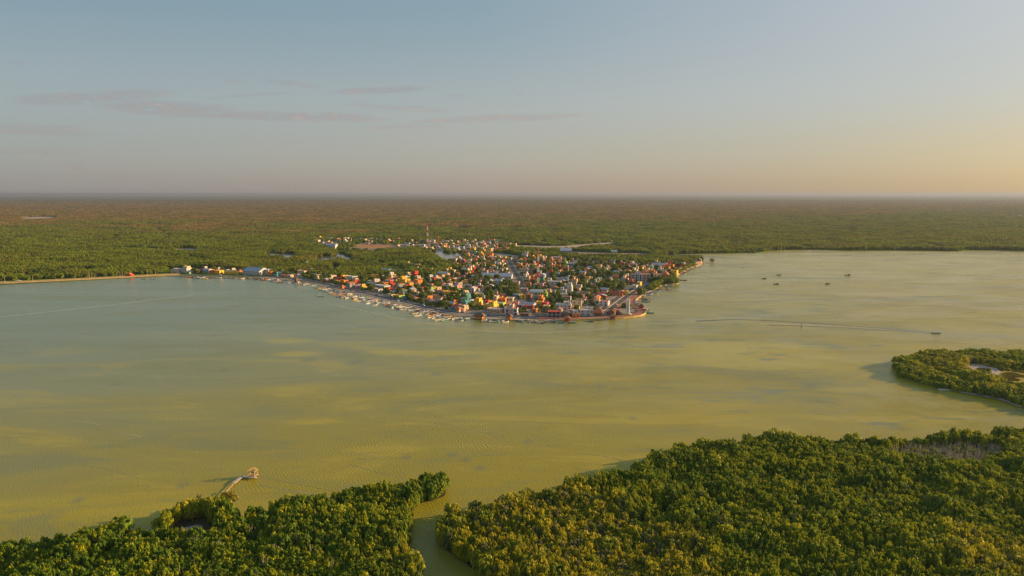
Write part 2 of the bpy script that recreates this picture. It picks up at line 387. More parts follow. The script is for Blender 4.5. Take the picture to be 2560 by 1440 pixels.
    gust = smooth(nt, noise(nt, vmap(nt, P, (.012, .02, 0)), 1, 4, .65), .36, .62, .0, 1.35)
    gust = M(nt, 'MULTIPLY', gust, smooth(nt, s.outputs[0], -150, -10, .2, 1))
    h = M(nt, 'MULTIPLY', gust, M(nt, 'ADD', M(nt, 'MULTIPLY', wave(.24, R(-35), 5.5, .8), .30), M(nt, 'MULTIPLY', wave(.39, R(-58), 6, .9), .16)))
    h = M(nt, 'ADD', h, M(nt, 'MULTIPLY', noise(nt, vmap(nt, P, (1.3, .55, 1), (0, 0, R(-35))), 1, 4, .65, .5), .75))
    bp = nt.nodes.new('ShaderNodeBump'); nt.links.new(h, bp.inputs['Height'])
    cd = nt.nodes.new('ShaderNodeVectorMath'); cd.operation = 'LENGTH'; nt.links.new(P, cd.inputs[0])
    bp.inputs['Strength'].default_value = 1.0; bp.inputs['Distance'].default_value = 0.16
    nt.links.new(bp.outputs[0], b.inputs['Normal'])
    return m
m_water = water_mat()
sheet("lagoon_water", [(-9000, -1500), (9000, -1500), (9000, 2600), (-9000, 2600)], 0.0, m_water, skirt=0)

# ------------------------------------------------------------------ foliage
def leaf_mat(name, kind):
    m = bpy.data.materials.new(name); m.use_nodes = True; nt = m.node_tree; b = nt.nodes['Principled BSDF']
    b.inputs['Roughness'].default_value = 0.6; b.inputs['Specular IOR Level'].default_value = 0.25
    g = nt.nodes.new('ShaderNodeNewGeometry'); P = g.outputs['Position']
    oi = nt.nodes.new('ShaderNodeObjectInfo'); rd = oi.outputs['Random']
    if kind == 'far':
        c = forest_color(nt, P, rd)
    else:
        n1 = noise(nt, vmap(nt, P, (.022, .022, 0)), 1, 4, .6)
        n2 = noise(nt, P, .55, 3, .6)
        dark, mid, tip, yel = {'near': ((0.055, 0.13, 0.012), (0.18, 0.29, 0.014), (0.46, 0.46, 0.012), (0.66, 0.52, 0.03)),
                               'gold': ((0.10, 0.11, 0.015), (0.22, 0.18, 0.015), (0.42, 0.30, 0.02), (0.5, 0.32, 0.03)),
                               'town': ((0.05, 0.105, 0.02), (0.12, 0.19, 0.02), (0.24, 0.28, 0.02), (0.25, 0.23, 0.03)),
                               'palm': ((0.05, 0.08, 0.02), (0.09, 0.12, 0.02), (0.17, 0.16, 0.02), (0.25, 0.18, 0.03))}[kind]
        c = mixc(nt, smooth(nt, n2, .32, .66), dark, mid)
        c = mixc(nt, M(nt, 'MULTIPLY', smooth(nt, rd, .35, 1.0), .75), c, tip)
        if kind == 'near':
            c = mixc(nt, M(nt, 'MULTIPLY', smooth(nt, n1, .48, .70), .5), c, tip)
            # the stand south of the creek is yellowing
            z = None
            for (px, py, r) in [(1330, 1330, 52), (1500, 1400, 50), (1250, 1300, 36), (1420, 1260, 30), (2500, 1400, 30), (480, 1260, 12), (2500, 930, 60)]:
                cc = at(px, py, 4); d = nt.nodes.new('ShaderNodeVectorMath'); d.operation = 'DISTANCE'
                nt.links.new(vmap(nt, P, (1, 1, 0)), d.inputs[0]); d.inputs[1].default_value = (cc.x, cc.y, 0)
                k = smooth(nt, M(nt, 'ADD', d.outputs['Value'], M(nt, 'MULTIPLY', M(nt, 'SUBTRACT', n1, .5), r * 2)), r, r * .45)
                z = k if z is None else M(nt, 'MAXIMUM', z, k)
            yf = M(nt, 'MULTIPLY', z, smooth(nt, M(nt, 'ADD', M(nt, 'MULTIPLY', rd, .55), M(nt, 'MULTIPLY', n2, .5)), .32, .62))
            c = mixc(nt, M(nt, 'MULTIPLY', yf, .6), c, yel)
            gr = M(nt, 'MULTIPLY', z, smooth(nt, rd, .25, .05))
            c = mixc(nt, M(nt, 'MULTIPLY', gr, .7), c, (0.22, 0.18, 0.13))
    nt.links.new(c, b.inputs['Base Color'])
    tr = nt.nodes.new('ShaderNodeBsdfTranslucent'); nt.links.new(mixc(nt, .5, c, (0.25, 0.25, 0.02)), tr.inputs['Color'])
    mx = nt.nodes.new('ShaderNodeMixShader'); mx.inputs[0].default_value = 0.34
    nt.links.new(b.outputs[0], mx.inputs[1]); nt.links.new(tr.outputs[0], mx.inputs[2])
    nt.links.new(mx.outputs[0], nt.nodes['Material Output'].inputs['Surface'])
    return m
LM = {k: leaf_mat('leaves_' + k, k) for k in ('near', 'gold', 'town', 'far')}
LM['palm'] = leaf_mat('leaves_palm', 'palm')
m_bark = mat('bark', (0.16, 0.12, 0.09), .9, .3, 3)

def crown_mesh(name, seed, nclu, nleaf, leaf, clu=0.3, spread=0.78, low=0.15, m=None, core=True):
    """unit crown (radius 1, height 1): leaf faces in clusters over a dome with a ragged outline"""
    r = np.random.RandomState(seed); V = []; F = []
    def quad(c, n, s):
        n = n / (np.linalg.norm(n) + 1e-6); a = np.cross(n, (0.3, .2, 1.0)); a /= np.linalg.norm(a) + 1e-6; bb = np.cross(n, a)
        th = r.rand() * 6.28; a2 = a * math.cos(th) + bb * math.sin(th); b2 = np.cross(n, a2)
        k = len(V)
        V.extend([c - a2 * s, c - b2 * s * .55 + n * s * .15, c + a2 * s, c + b2 * s * .55 - n * s * .1]); F.append((k, k + 1, k + 2, k + 3))
    for i in range(nclu):
        z = low + (1 - low) * ((i + .5) / nclu) ** .8
        th = i * 2.39996 + r.rand() * .6
        rad = math.sqrt(max(0, 1 - ((z - .35) / .75) ** 2)) * spread * (.75 + .35 * r.rand())
        c = np.array((rad * math.cos(th), rad * math.sin(th), z * .86 + .05 * r.randn()))
        cr = clu * (.75 + .5 * r.rand())
        for j in range(nleaf):
            d = r.randn(3); d /= np.linalg.norm(d)
            if d[2] < -.35: d[2] *= -1
            p = c + d * cr * (.75 + .4 * r.rand()) * np.array((1, 1, .8))
            quad(p, d + r.randn(3) * .4 + np.array((.12, 0, .05)), leaf * (.7 + .7 * r.rand()))
    if core:
        k = len(V); n = 7
        rings = [(.55, .05), (.72, .35), (.5, .62)]
        for (rr, z) in rings:
            for i in range(n):
                a = 6.283 * i / n; q = rr * (.85 + .3 * r.rand()); V.append(np.array((q * math.cos(a), q * math.sin(a), z)))
        V.append(np.array((0, 0, .78)))
        for b_ in range(2):
            for i in range(n): F.append((k + b_ * n + i, k + b_ * n + (i + 1) % n, k + (b_ + 1) * n + (i + 1) % n, k + (b_ + 1) * n + i))
        for i in range(n): F.append((k + 2 * n + i, k + 2 * n + (i + 1) % n, k + 3 * n))
    me = bpy.data.meshes.new(name); me.from_pydata([tuple(v) for v in V], [], F); me.update()
    if m: me.materials.append(m)
    return me

def proto_col(name, meshes):
    c = bpy.data.collections.new(name)
    for i, me in enumerate(meshes):
        o = bpy.data.objects.new('%s_%02d' % (name, i), me); c.objects.link(o)
    return c

def scatter(name, P, SC, VI, pcol, label, cat, seed=1, tilt=0.12):
    P = np.asarray(P, float); SC = np.asarray(SC, float); n = len(P)
    me = bpy.data.meshes.new(name); me.vertices.add(n); me.vertices.foreach_set('co', P.ravel())
    rs = np.random.RandomState(seed)
    rot = np.stack([rs.randn(n) * tilt, rs.randn(n) * tilt, rs.rand(n) * 6.283], 1)
    a = me.attributes.new('sc', 'FLOAT_VECTOR', 'POINT'); a.data.foreach_set('vector', SC.ravel())
    a = me.attributes.new('rt', 'FLOAT_VECTOR', 'POINT'); a.data.foreach_set('vector', rot.ravel())
    a = me.attributes.new('vi', 'INT', 'POINT'); a.data.foreach_set('value', np.asarray(VI, np.int32))
    o = link(name, me); tag(o, label, cat, None, 'stuff')
    ng = bpy.data.node_groups.new(name, 'GeometryNodeTree')
    ng.interface.new_socket('Geometry', in_out='INPUT', socket_type='NodeSocketGeometry')
    ng.interface.new_socket('Geometry', in_out='OUTPUT', socket_type='NodeSocketGeometry')
    gi = ng.nodes.new('NodeGroupInput'); go = ng.nodes.new('NodeGroupOutput')
    ci = ng.nodes.new('GeometryNodeCollectionInfo'); ci.inputs['Collection'].default_value = pcol
    ci.inputs['Separate Children'].default_value = True; ci.inputs['Reset Children'].default_value = True
    ip = ng.nodes.new('GeometryNodeInstanceOnPoints'); ip.inputs['Pick Instance'].default_value = True
    def attr(nm, ty):
        q = ng.nodes.new('GeometryNodeInputNamedAttribute'); q.data_type = ty; q.inputs[0].default_value = nm; return q.outputs[0]
    ng.links.new(gi.outputs[0], ip.inputs['Points']); ng.links.new(ci.outputs[0], ip.inputs['Instance'])
    ng.links.new(attr('vi', 'INT'), ip.inputs['Instance Index'])
    e2r = ng.nodes.new('FunctionNodeEulerToRotation'); ng.links.new(attr('rt', 'FLOAT_VECTOR'), e2r.inputs[0]); ng.links.new(e2r.outputs[0], ip.inputs['Rotation'])
    ng.links.new(attr('sc', 'FLOAT_VECTOR'), ip.inputs['Scale']); ng.links.new(ip.outputs[0], go.inputs[0])
    md = o.modifiers.new('scatter', 'NODES'); md.node_group = ng
    return o

NEAR = [crown_mesh('mangrove_crown', 10 + i, 13, 40, .125, .32, m=LM['near']) for i in range(8)]
FARM = [crown_mesh('far_crown', 40 + i, 9, 15, .22, .38, m=LM['far']) for i in range(6)]
pc_near = proto_col('mangrove_forms', NEAR); pc_far = proto_col('far_forms', FARM)

def vnoise(X, Y, s, seed=0):
    """cheap smooth value noise for canopy heights"""
    rs = np.random.RandomState(seed); T = rs.rand(256, 256)
    x = X / s; y = Y / s; xi = np.floor(x).astype(int); yi = np.floor(y).astype(int); fx = x - xi; fy = y - yi
    fx = fx * fx * (3 - 2 * fx); fy = fy * fy * (3 - 2 * fy)
    g = lambda a, b: T[a % 256, b % 256]
    return (g(xi, yi) * (1 - fx) + g(xi + 1, yi) * fx) * (1 - fy) + (g(xi, yi + 1) * (1 - fx) + g(xi + 1, yi + 1) * fx) * fy

def jgrid(x0, x1, y0, y1, s, seed, jit=.42):
    rs = np.random.RandomState(seed)
    gx, gy = np.meshgrid(np.arange(x0, x1, s), np.arange(y0, y1, s)); gx = gx + (np.arange(gx.shape[0]) % 2)[:, None] * s / 2
    X = gx.ravel() + rs.uniform(-jit, jit, gx.size) * s; Y = gy.ravel() + rs.uniform(-jit, jit, gx.size) * s
    return X, Y, rs
def view(X, Y, m=40): return (Y > 120) & (np.abs(X) < Y * .92 + m + 50)

CLEAR = ppoly([(448, 1326), (468, 1319), (500, 1314), (510, 1321), (480, 1332), (452, 1334)], 0)
CLEARBIG = ppoly([(425, 1322), (450, 1304), (510, 1300), (540, 1312), (540, 1340), (515, 1366), (450, 1368), (424, 1350)], 0)
DEAD = ppoly([(2200, 1136), (2260, 1126), (2400, 1120), (2500, 1124), (2520, 1150), (2470, 1172), (2380, 1186), (2280, 1174)], 0)
MARSH = ppoly([(2405, 925), (2420, 911), (2470, 912), (2515, 922), (2700, 922), (3200, 935), (3200, 1010), (2700, 1000), (2560, 978), (2500, 965), (2440, 950)], 0)
def thicket(name, poly, holes, s, hbase, label, seed, thin=None):
    xs = [p[0] for p in poly]; ys = [p[1] for p in poly]
    X, Y, rs = jgrid(min(xs), max(xs), min(ys), max(ys), s, seed)
    k = inside(poly, X, Y) & view(X, Y)
    for h in holes: k &= ~inside(h, X, Y)
    X, Y = X[k], Y[k]; n = len(X)
    big = vnoise(X, Y, 34, seed) ; md = vnoise(X, Y, 11, seed + 1)
    gap = (md < .12) & (rs.rand(n) < .6)
    H = hbase * (.50 + .45 * big + .50 * md) * rs.uniform(.90, 1.10, n)
    Rr = s * rs.uniform(.50, .95, n) * (.8 + .4 * md); em = rs.rand(n) < .07; Rr[em] *= 1.7; H[em] *= 1.13
    keep = ~gap
    P = np.stack([X, Y, np.full(n, .3)], 1)[keep]; SC = np.stack([Rr, Rr, H], 1)[keep]
    return scatter(name, P, SC, rs.randint(0, 8, keep.sum()), pc_near, label, 'mangroves', seed)
thicket('mangrove_thicket', LTHo, [CLEARBIG], 2.35, 5.4, 'dark green mangrove thicket in the near left corner, left of the creek', 3)
thicket('mangrove_thicket', RTHo, [DEAD], 2.35, 5.8, 'broad mangrove thicket in the near right corner, right of the creek', 5)
thicket('mangrove_thicket', ISL, [MARSH], 2.7, 4.3, 'mangrove thicket on the headland at the right edge, behind the beached white boat', 9)

SALT = smooth_poly(ppoly([(2414, 917), (2430, 910), (2456, 914), (2500, 925), (2502, 934), (2484, 942), (2474, 941), (2482, 931), (2462, 922), (2444, 921), (2436, 930), (2426, 924)]))
# bare patches and standing dead wood
sheet("sand_flat", smooth_poly(CLEAR), 0.45, gmat("pale_mud", [(0.30, 0.28, 0.25), (0.4, 0.36, 0.3), (.22, .2, .17)], scale=.3), 0)
sheet("sand_flat", SALT, 0.5, gmat("salt_flat", [(0.42, 0.36, 0.30), (0.55, 0.46, 0.38), (.3, .24, .2)], scale=.15), 0)
sheet("sand_flat", smooth_poly(ppoly([(2400, 948), (2420, 946), (2440, 956), (2470, 962), (2440, 962)])), 0.5, m_sand, 0)
sheet("beach_sand", smooth_poly(ppoly([(2374, 977), (2400, 979.5), (2450, 988), (2505, 996.5), (2543, 1010), (2560, 1018), (2556, 1021), (2538, 1016), (2505, 1002), (2450, 991), (2400, 983)])), 0.45, m_sand, 0)
sheet('dead_stand_ground', DEAD, .42, gmat('dry_mud', [(.30, .25, .18), (.40, .33, .25), (.2, .2, .1)], scale=.2), 0)
def stick_mesh(seed):
    r = random.Random(seed); b = MB()
    for i in range(9):
        x, y = r.uniform(-.8, .8), r.uniform(-.8, .8); h = r.uniform(.5, 1)
        q = (x + r.uniform(-.15, .15), y + r.uniform(-.15, .15), h)
        b.tube((x, y, 0), q, .05, .025, 3)
        for j in range(3):
            t = r.uniform(.4, .9); p = Vector((x, y, 0)).lerp(Vector(q), t); b.tube(p, p + Vector((r.uniform(-.25, .25), r.uniform(-.25, .25), r.uniform(.1, .25))), .014, .006, 3)
    return b.mesh('stems', mat('dead_wood', (0.45, 0.38, 0.28), .9, .3, 3))
pc_st = proto_col('stem_forms', [stick_mesh(i) for i in range(4)])
X, Y, rs = jgrid(min(p[0] for p in DEAD), max(p[0] for p in DEAD), min(p[1] for p in DEAD), max(p[1] for p in DEAD), 2.2, 3)
k = inside(DEAD, X, Y); X, Y = X[k], Y[k]
scatter('dead_mangrove_stems', np.stack([X, Y, X * 0 + .3], 1), np.stack([X * 0 + 1.5, X * 0 + 1.5, rs.uniform(2.5, 4.6, len(X))], 1), rs.randint(0, 4, len(X)), pc_st, 'patch of bare grey dead mangrove stems inside the right hand thicket', 'dead trees', 3, .05)
X, Y, rs = jgrid(min(p[0] for p in DEAD), max(p[0] for p in DEAD), min(p[1] for p in DEAD), max(p[1] for p in DEAD), 3.0, 23)
k = inside(DEAD, X, Y) & (vnoise(X, Y, 7, 3) > .45); X, Y = X[k], Y[k]; r_ = rs.uniform(.9, 2.0, len(X))
scatter('mangrove_scrub', np.stack([X, Y, X * 0 + .3], 1), np.stack([r_, r_, rs.uniform(1.2, 3.0, len(X))], 1), rs.randint(0, 8, len(X)), pc_near, 'low green regrowth among the bare dead stems in the right thicket', 'bushes', 31)
SP = []
for poly in (LTHo, RTHo):
    X, Y, rs = jgrid(min(p[0] for p in poly), max(p[0] for p in poly), min(p[1] for p in poly), max(p[1] for p in poly), 8.5, 41)
    k = inside(poly, X, Y) & view(X, Y) & (vnoise(X, Y, 30, 8) > .5) & (rs.rand(len(X)) < .55); SP += [(x, y, .3) for x, y in zip(X[k], Y[k])]
rs = np.random.RandomState(4); n = len(SP)
scatter('dead_mangrove_snags', SP, np.stack([rs.uniform(.9, 1.6, n), rs.uniform(.9, 1.6, n), rs.uniform(4.6, 7.4, n)], 1), rs.randint(0, 4, n), pc_st, 'bare grey snags poking through the near mangrove canopy', 'dead trees', 9, .06)
def grass_mesh(seed, m):
    r = random.Random(seed); b = MB()
    for i in range(40):
        x, y = r.gauss(0, .45), r.gauss(0, .45); a = r.uniform(0, 6.28); wd = r.uniform(.08, .16); h = r.uniform(.5, 1)
        b.add([(x - wd * math.cos(a), y - wd * math.sin(a), 0), (x + wd * math.cos(a), y + wd * math.sin(a), 0), (x + r.uniform(-.3, .3), y + r.uniform(-.3, .3), h)], [(0, 1, 2)])
    return b.mesh('tuft', m)
pc_gr = proto_col('tuft_forms', [grass_mesh(i, gmat('marsh_grass%d' % i, [c, tuple(q * .6 for q in c), (0.2, 0.17, .03)], scale=.1)) for i, c in enumerate([(0.42, 0.24, 0.04), (0.28, 0.30, 0.03), (0.38, 0.30, 0.04)])])
X, Y, rs = jgrid(min(p[0] for p in MARSH), 520, min(p[1] for p in MARSH), max(p[1] for p in MARSH), 1.7, 4)
k = inside(MARSH, X, Y) & ~inside(SALT, X, Y) & (vnoise(X, Y, 9, 4) > .25); X, Y = X[k], Y[k]
bx, by, brs = jgrid(min(p[0] for p in MARSH), 520, min(p[1] for p in MARSH), max(p[1] for p in MARSH), 3.6, 14)
bk = inside(MARSH, bx, by) & ~inside(SALT, bx, by) & (vnoise(bx, by, 14, 12) > .64) & (bx > at(2440, 930).x + 8); bx, by = bx[bk], by[bk]; br_ = brs.uniform(1.0, 2.2, len(bx))
scatter('marsh_bushes', np.stack([bx, by, bx * 0 + .4], 1), np.stack([br_, br_, brs.uniform(1.2, 2.6, len(bx))], 1), brs.randint(0, 8, len(bx)), pc_near, 'scattered yellow green bushes in the marsh on the headland', 'bushes', 14)
scatter('marsh_grass', np.stack([X, Y, X * 0 + .4], 1), np.stack([X * 0 + 1.3, X * 0 + 1.3, rs.uniform(.3, .8, len(X))], 1), rs.randint(0, 3, len(X)), pc_gr, 'orange and yellow marsh grass inside the headland at the right edge', 'grass', 4, .1)

# ------------------------------------------------------------------ far forest
TOWN = ppoly([(640, 697), (700, 684), (900, 694), (1010, 686), (1012, 656), (1120, 644), (1180, 626), (1230, 622), (1400, 626), (1450, 638), (1560, 648), (1640, 654), (1700, 656),
              (1765, 652), (1765, 668), (1720, 690), (1710, 725), (1640, 790), (1500, 815), (1100, 800), (900, 750), (740, 715)])
TBACK = ppoly([(775, 607), (860, 600), (1000, 597), (1110, 598), (1240, 598), (1290, 606), (1300, 616), (1200, 628), (1110, 630), (1000, 628), (830, 628)])
LAG = [ppoly(smooth_poly(q)) for q in [
    [(1066, 631), (1110, 629), (1122, 636), (1140, 643), (1138, 651), (1122, 652), (1104, 645), (1088, 636)],
    [(660, 637), (700, 634.5), (742, 634), (738, 639), (722, 645), (714, 646), (708, 640), (662, 641)],
    [(782, 650), (800, 645), (808, 638), (835, 643), (839, 633), (843, 629), (852, 634), (862, 637), (882, 643), (878, 650), (862, 648), (846, 640), (838, 648), (810, 651), (790, 652)],
    [(1118, 635), (1140, 633), (1172, 637), (1160, 641), (1130, 640)],
    [(824, 667), (840, 664), (852, 668), (836, 671)], [(1134, 567.6), (1150, 567), (1182, 568), (1180, 569.5), (1150, 569.5)],
    [(2183, 518.6), (2205, 518.2), (2203, 519.8)], [(1946, 545.5), (1958, 545.2), (1957, 546.8)], [(2070, 589.6), (2078, 589.3), (2084, 590.6), (2072, 590.6)],
    [(1640, 639), (1700, 637.8), (1760, 638.5), (1755, 641.5), (1690, 641)], [(2530, 536.5), (2562, 536), (2562, 538.6), (2540, 538.4)]]]
FLATS = [ppoly(smooth_poly(q)) for q in [
    [(48, 545.6), (60, 543.4), (118, 541.6), (150, 543), (120, 546.5), (70, 547.5)],
    [(1288, 614), (1340, 614), (1400, 616.5), (1450, 611.5), (1545, 605.5), (1545, 607.5), (1470, 615), (1430, 621), (1380, 622), (1340, 619), (1290, 617)],
    [(1405, 628), (1480, 631), (1560, 633), (1640, 634), (1600, 638), (1520, 636), (1480, 636), (1400, 633)], [(1345, 604), (1362, 603), (1372, 605), (1350, 606)],
    [(430, 623), (470, 621.5), (500, 623), (480, 627), (440, 626)], [(884, 615), (905, 612), (960, 611), (1000, 614), (990, 619), (930, 622), (895, 620)],
    [(255, 618.6), (380, 620.5), (430, 622), (380, 623.2)], [(1210, 634), (1245, 633), (1300, 640), (1300, 646), (1240, 644)]]]
ROADP = ppoly([(-300, 709), (0, 703.5), (200, 695.5), (400, 684.5), (420, 672), (660, 676), (700, 684), (700, 705), (420, 700), (0, 720), (-300, 730)])
sheet("town_ground", [p for p in smooth_poly(ppoly([(640, 694), (700, 689), (900, 694), (1010, 686), (1012, 656), (1120, 644), (1180, 626), (1230, 622), (1400, 626), (1450, 638), (1560, 648), (1640, 654), (1700, 655.5),
       (1745, 654), (1752, 658), (1722, 669), (1699, 680), (1686, 690), (1680, 701), (1688, 706), (1656, 710), (1636, 720), (1614, 731), (1596, 741), (1582, 751), (1586, 762), (1600, 771), (1609, 778), (1608, 785), (1592, 790), (1545, 795), (1450, 799), (1300, 800),
       (1200, 795), (1100, 786), (1060, 773), (980, 755), (900, 737), (840, 721), (760, 704)]), 0)], LAND + .08, m_town, 0)
sheet("town_ground", smooth_poly(TBACK), LAND + .08, m_town, 0)
m_pond = bpy.data.materials.new('pond_water'); m_pond.use_nodes = True
_b = m_pond.node_tree.nodes['Principled BSDF']; _b.inputs['Base Color'].default_value = (.14, .15, .12, 1); _b.inputs['Roughness'].default_value = .12; _b.inputs['IOR'].default_value = 1.33
for i, q in enumerate(LAG): sheet("pond_water", q, LAND + .12, m_pond, 0)
m_clay = gmat("clay", [(0.42, 0.2, 0.08), (0.5, 0.28, 0.12), (.35, .2, .1)], scale=.03)
for i, q in enumerate(FLATS): sheet("sand_flat", q, LAND + .16 + .04 * (i % 2), m_clay if i == 5 else (m_sand if i != 2 else gmat('pinkish_sand', [(.34, .24, .17), (.42, .3, .22), (.2, .17, .1)], scale=.02)), 0)

FIELD = ppoly([(1225, 641), (1232, 626), (1280, 619), (1345, 621), (1400, 624), (1402, 640), (1340, 645), (1280, 643)])
sheet('grass_field', FIELD, LAND + .13, gmat('field_grass', [(.10, .16, .02), (.20, .22, .03), (.34, .27, .13)], scale=.03), 0)
P_, S_ = [], []
def nearer(q, d): return [(x * (1 - d / y), y - d) for x, y in q]
LAGX = [nearer(q, d) for q in LAG + FLATS for d in np.arange(12, q[0][1] * .052, max(14, q[0][1] * .012))]
HO = [TOWN, TBACK, ROADP, FIELD] + LAG + LAGX + FLATS
for (y0, y1, s) in [(850, 1500, 5.6), (1500, 2200, 7.6), (2200, 3200, 11), (3200, 4800, 17), (4800, 7500, 28), (7500, 12000, 50)]:
    X, Y, rs = jgrid(-.84 * y1, .84 * y1, y0, y1, s, int(y0))
    k = inside(FARLAND, X, Y) & (np.abs(X) < Y * .84 + 60)
    for h in HO: k &= ~inside(h, X, Y)
    X, Y = X[k], Y[k]; n = len(X)
    # clearings and thin stands inland
    a = vnoise(X, Y * .6, 60, 2); b_ = vnoise(X, Y * .6, 17, 6)
    k = ~((a * .6 + b_ * .4 < .30) & (rs.rand(n) < .8)); X, Y, a, b_ = X[k], Y[k], a[k], b_[k]; n = len(X)
    r_ = s * rs.uniform(.55, .85, n); H = (2.2 + 4.6 * a + 2.4 * b_) * rs.uniform(.88, 1.14, n)
    P_.append(np.stack([X, Y, np.full(n, LAND - .1)], 1)); S_.append(np.stack([r_, r_, H], 1))
P_ = np.concatenate(P_); S_ = np.concatenate(S_)
print('far clumps', len(P_))
scatter('mangrove_forest', P_, S_, np.random.RandomState(5).randint(0, 6, len(P_)), pc_far, 'flat green and russet mangrove forest spreading behind the town to the horizon', 'forest', 6, .05)


# ------------------------------------------------------------------ colours
WALLC = {'white': (.62, .58, .54), 'cream': (.68, .55, .36), 'yellow': (.84, .52, .06), 'orange': (.84, .26, .035), 'pink': (.66, .33, .30), 'red': (.62, .05, .035),
         'pale blue': (.38, .50, .60), 'teal': (.09, .38, .38), 'lime green': (.40, .56, .10), 'grey': (.38, .36, .35), 'lilac': (.44, .36, .48), 'peach': (.70, .44, .27),
         'brown': (.26, .13, .08), 'mint green': (.38, .58, .42), 'magenta': (.55, .10, .22)}
ROOFC = {'grey': (.30, .25, .24), 'red': (.60, .09, .05), 'white': (.52, .49, .48), 'metal': (.40, .46, .52), 'tile': (.50, .18, .08), 'thatch': (.23, .13, .08), 'rust': (.36, .2, .12), 'teal': (.08, .3, .3), 'orange': (.62, .2, .05)}
def wm(c): return mat('plaster_' + c.replace(' ', '_'), WALLC[c], .85, .07, .5, dirt=tuple(q * .62 for q in WALLC[c]))
def rm(c): return mat('roof_' + c, ROOFC[c], .8, .18, .6, dirt=tuple(q * .6 for q in ROOFC[c]))
m_glass = mat('window_glass', (.03, .04, .05), .15, .1); m_door = mat('door_wood', (.12, .06, .04), .6, .2)
m_trim = mat('white_trim', (.7, .68, .65), .6, .05); m_tank = mat('tank_plastic', (.02, .02, .022), .5, .1)
m_wood = mat('weathered_wood', (.36, .25, .15), .85, .3, 2); m_pale = mat('pale_planks', (.55, .47, .40), .85, .2, 2)
m_dark = mat('dark_recess', (.05, .045, .045), .8, .1)  # flat dark standing for shaded openings; the egret legs share it
m_conc = mat('concrete', (.45, .42, .38), .9, .15, .5); m_steel = mat('grey_steel', (.35, .35, .36), .5, .1)

_wc = {}
def wmesh(wd, h, kind):
    k = (round(wd, 1), round(h, 1), kind)
    if k not in _wc:
        b = MB()
        if kind == 'window': b.box(-wd / 2, -.05, 0, wd / 2, .08, h); _wc[k] = b.mesh('window', m_glass)
        elif kind == 'door': b.box(-wd / 2, -.06, 0, wd / 2, .08, h); _wc[k] = b.mesh('door', m_door)
        elif kind == 'recess': b.box(-wd / 2, -.04, 0, wd / 2, .08, h); _wc[k] = b.mesh('loggia_shade', m_dark)  # dark slab on the wall, standing for the shade inside an opening
        elif kind == 'awning': b.add([(-wd / 2, .0, h), (wd / 2, 0, h), (wd / 2, -1.4, h - .5), (-wd / 2, -1.4, h - .5), (-wd / 2, .0, h - .1), (wd / 2, 0, h - .1), (wd / 2, -1.4, h - .6), (-wd / 2, -1.4, h - .6)], [(0, 3, 2, 1), (4, 5, 6, 7), (3, 7, 6, 2), (0, 1, 5, 4), (0, 4, 7, 3), (1, 2, 6, 5)]); _wc[k] = b.mesh('awning', None)
    return _wc[k]
_tank = None
def tank_mesh():
    global _tank
    if _tank is None:
        b = MB().tube((0, 0, 0), (0, 0, 1.2), .55, .55, 8); b.tube((0, 0, 1.2), (0, 0, 1.45), .55, .2, 8); _tank = b.mesh('water_tank', m_tank)
    return _tank

HZ = LAND + .06
def walls_box(b, x0, y0, x1, y1, z0, z1, par=.45, t=.22):
    b.box(x0, y0, z0, x1, y1, z1)
    if par:
        b.box(x0, y0, z1, x1, y0 + t, z1 + par); b.box(x0, y1 - t, z1, x1, y1, z1 + par)
        b.box(x0, y0 + t, z1, x0 + t, y1 - t, z1 + par); b.box(x1 - t, y0 + t, z1, x1, y1 - t, z1 + par)

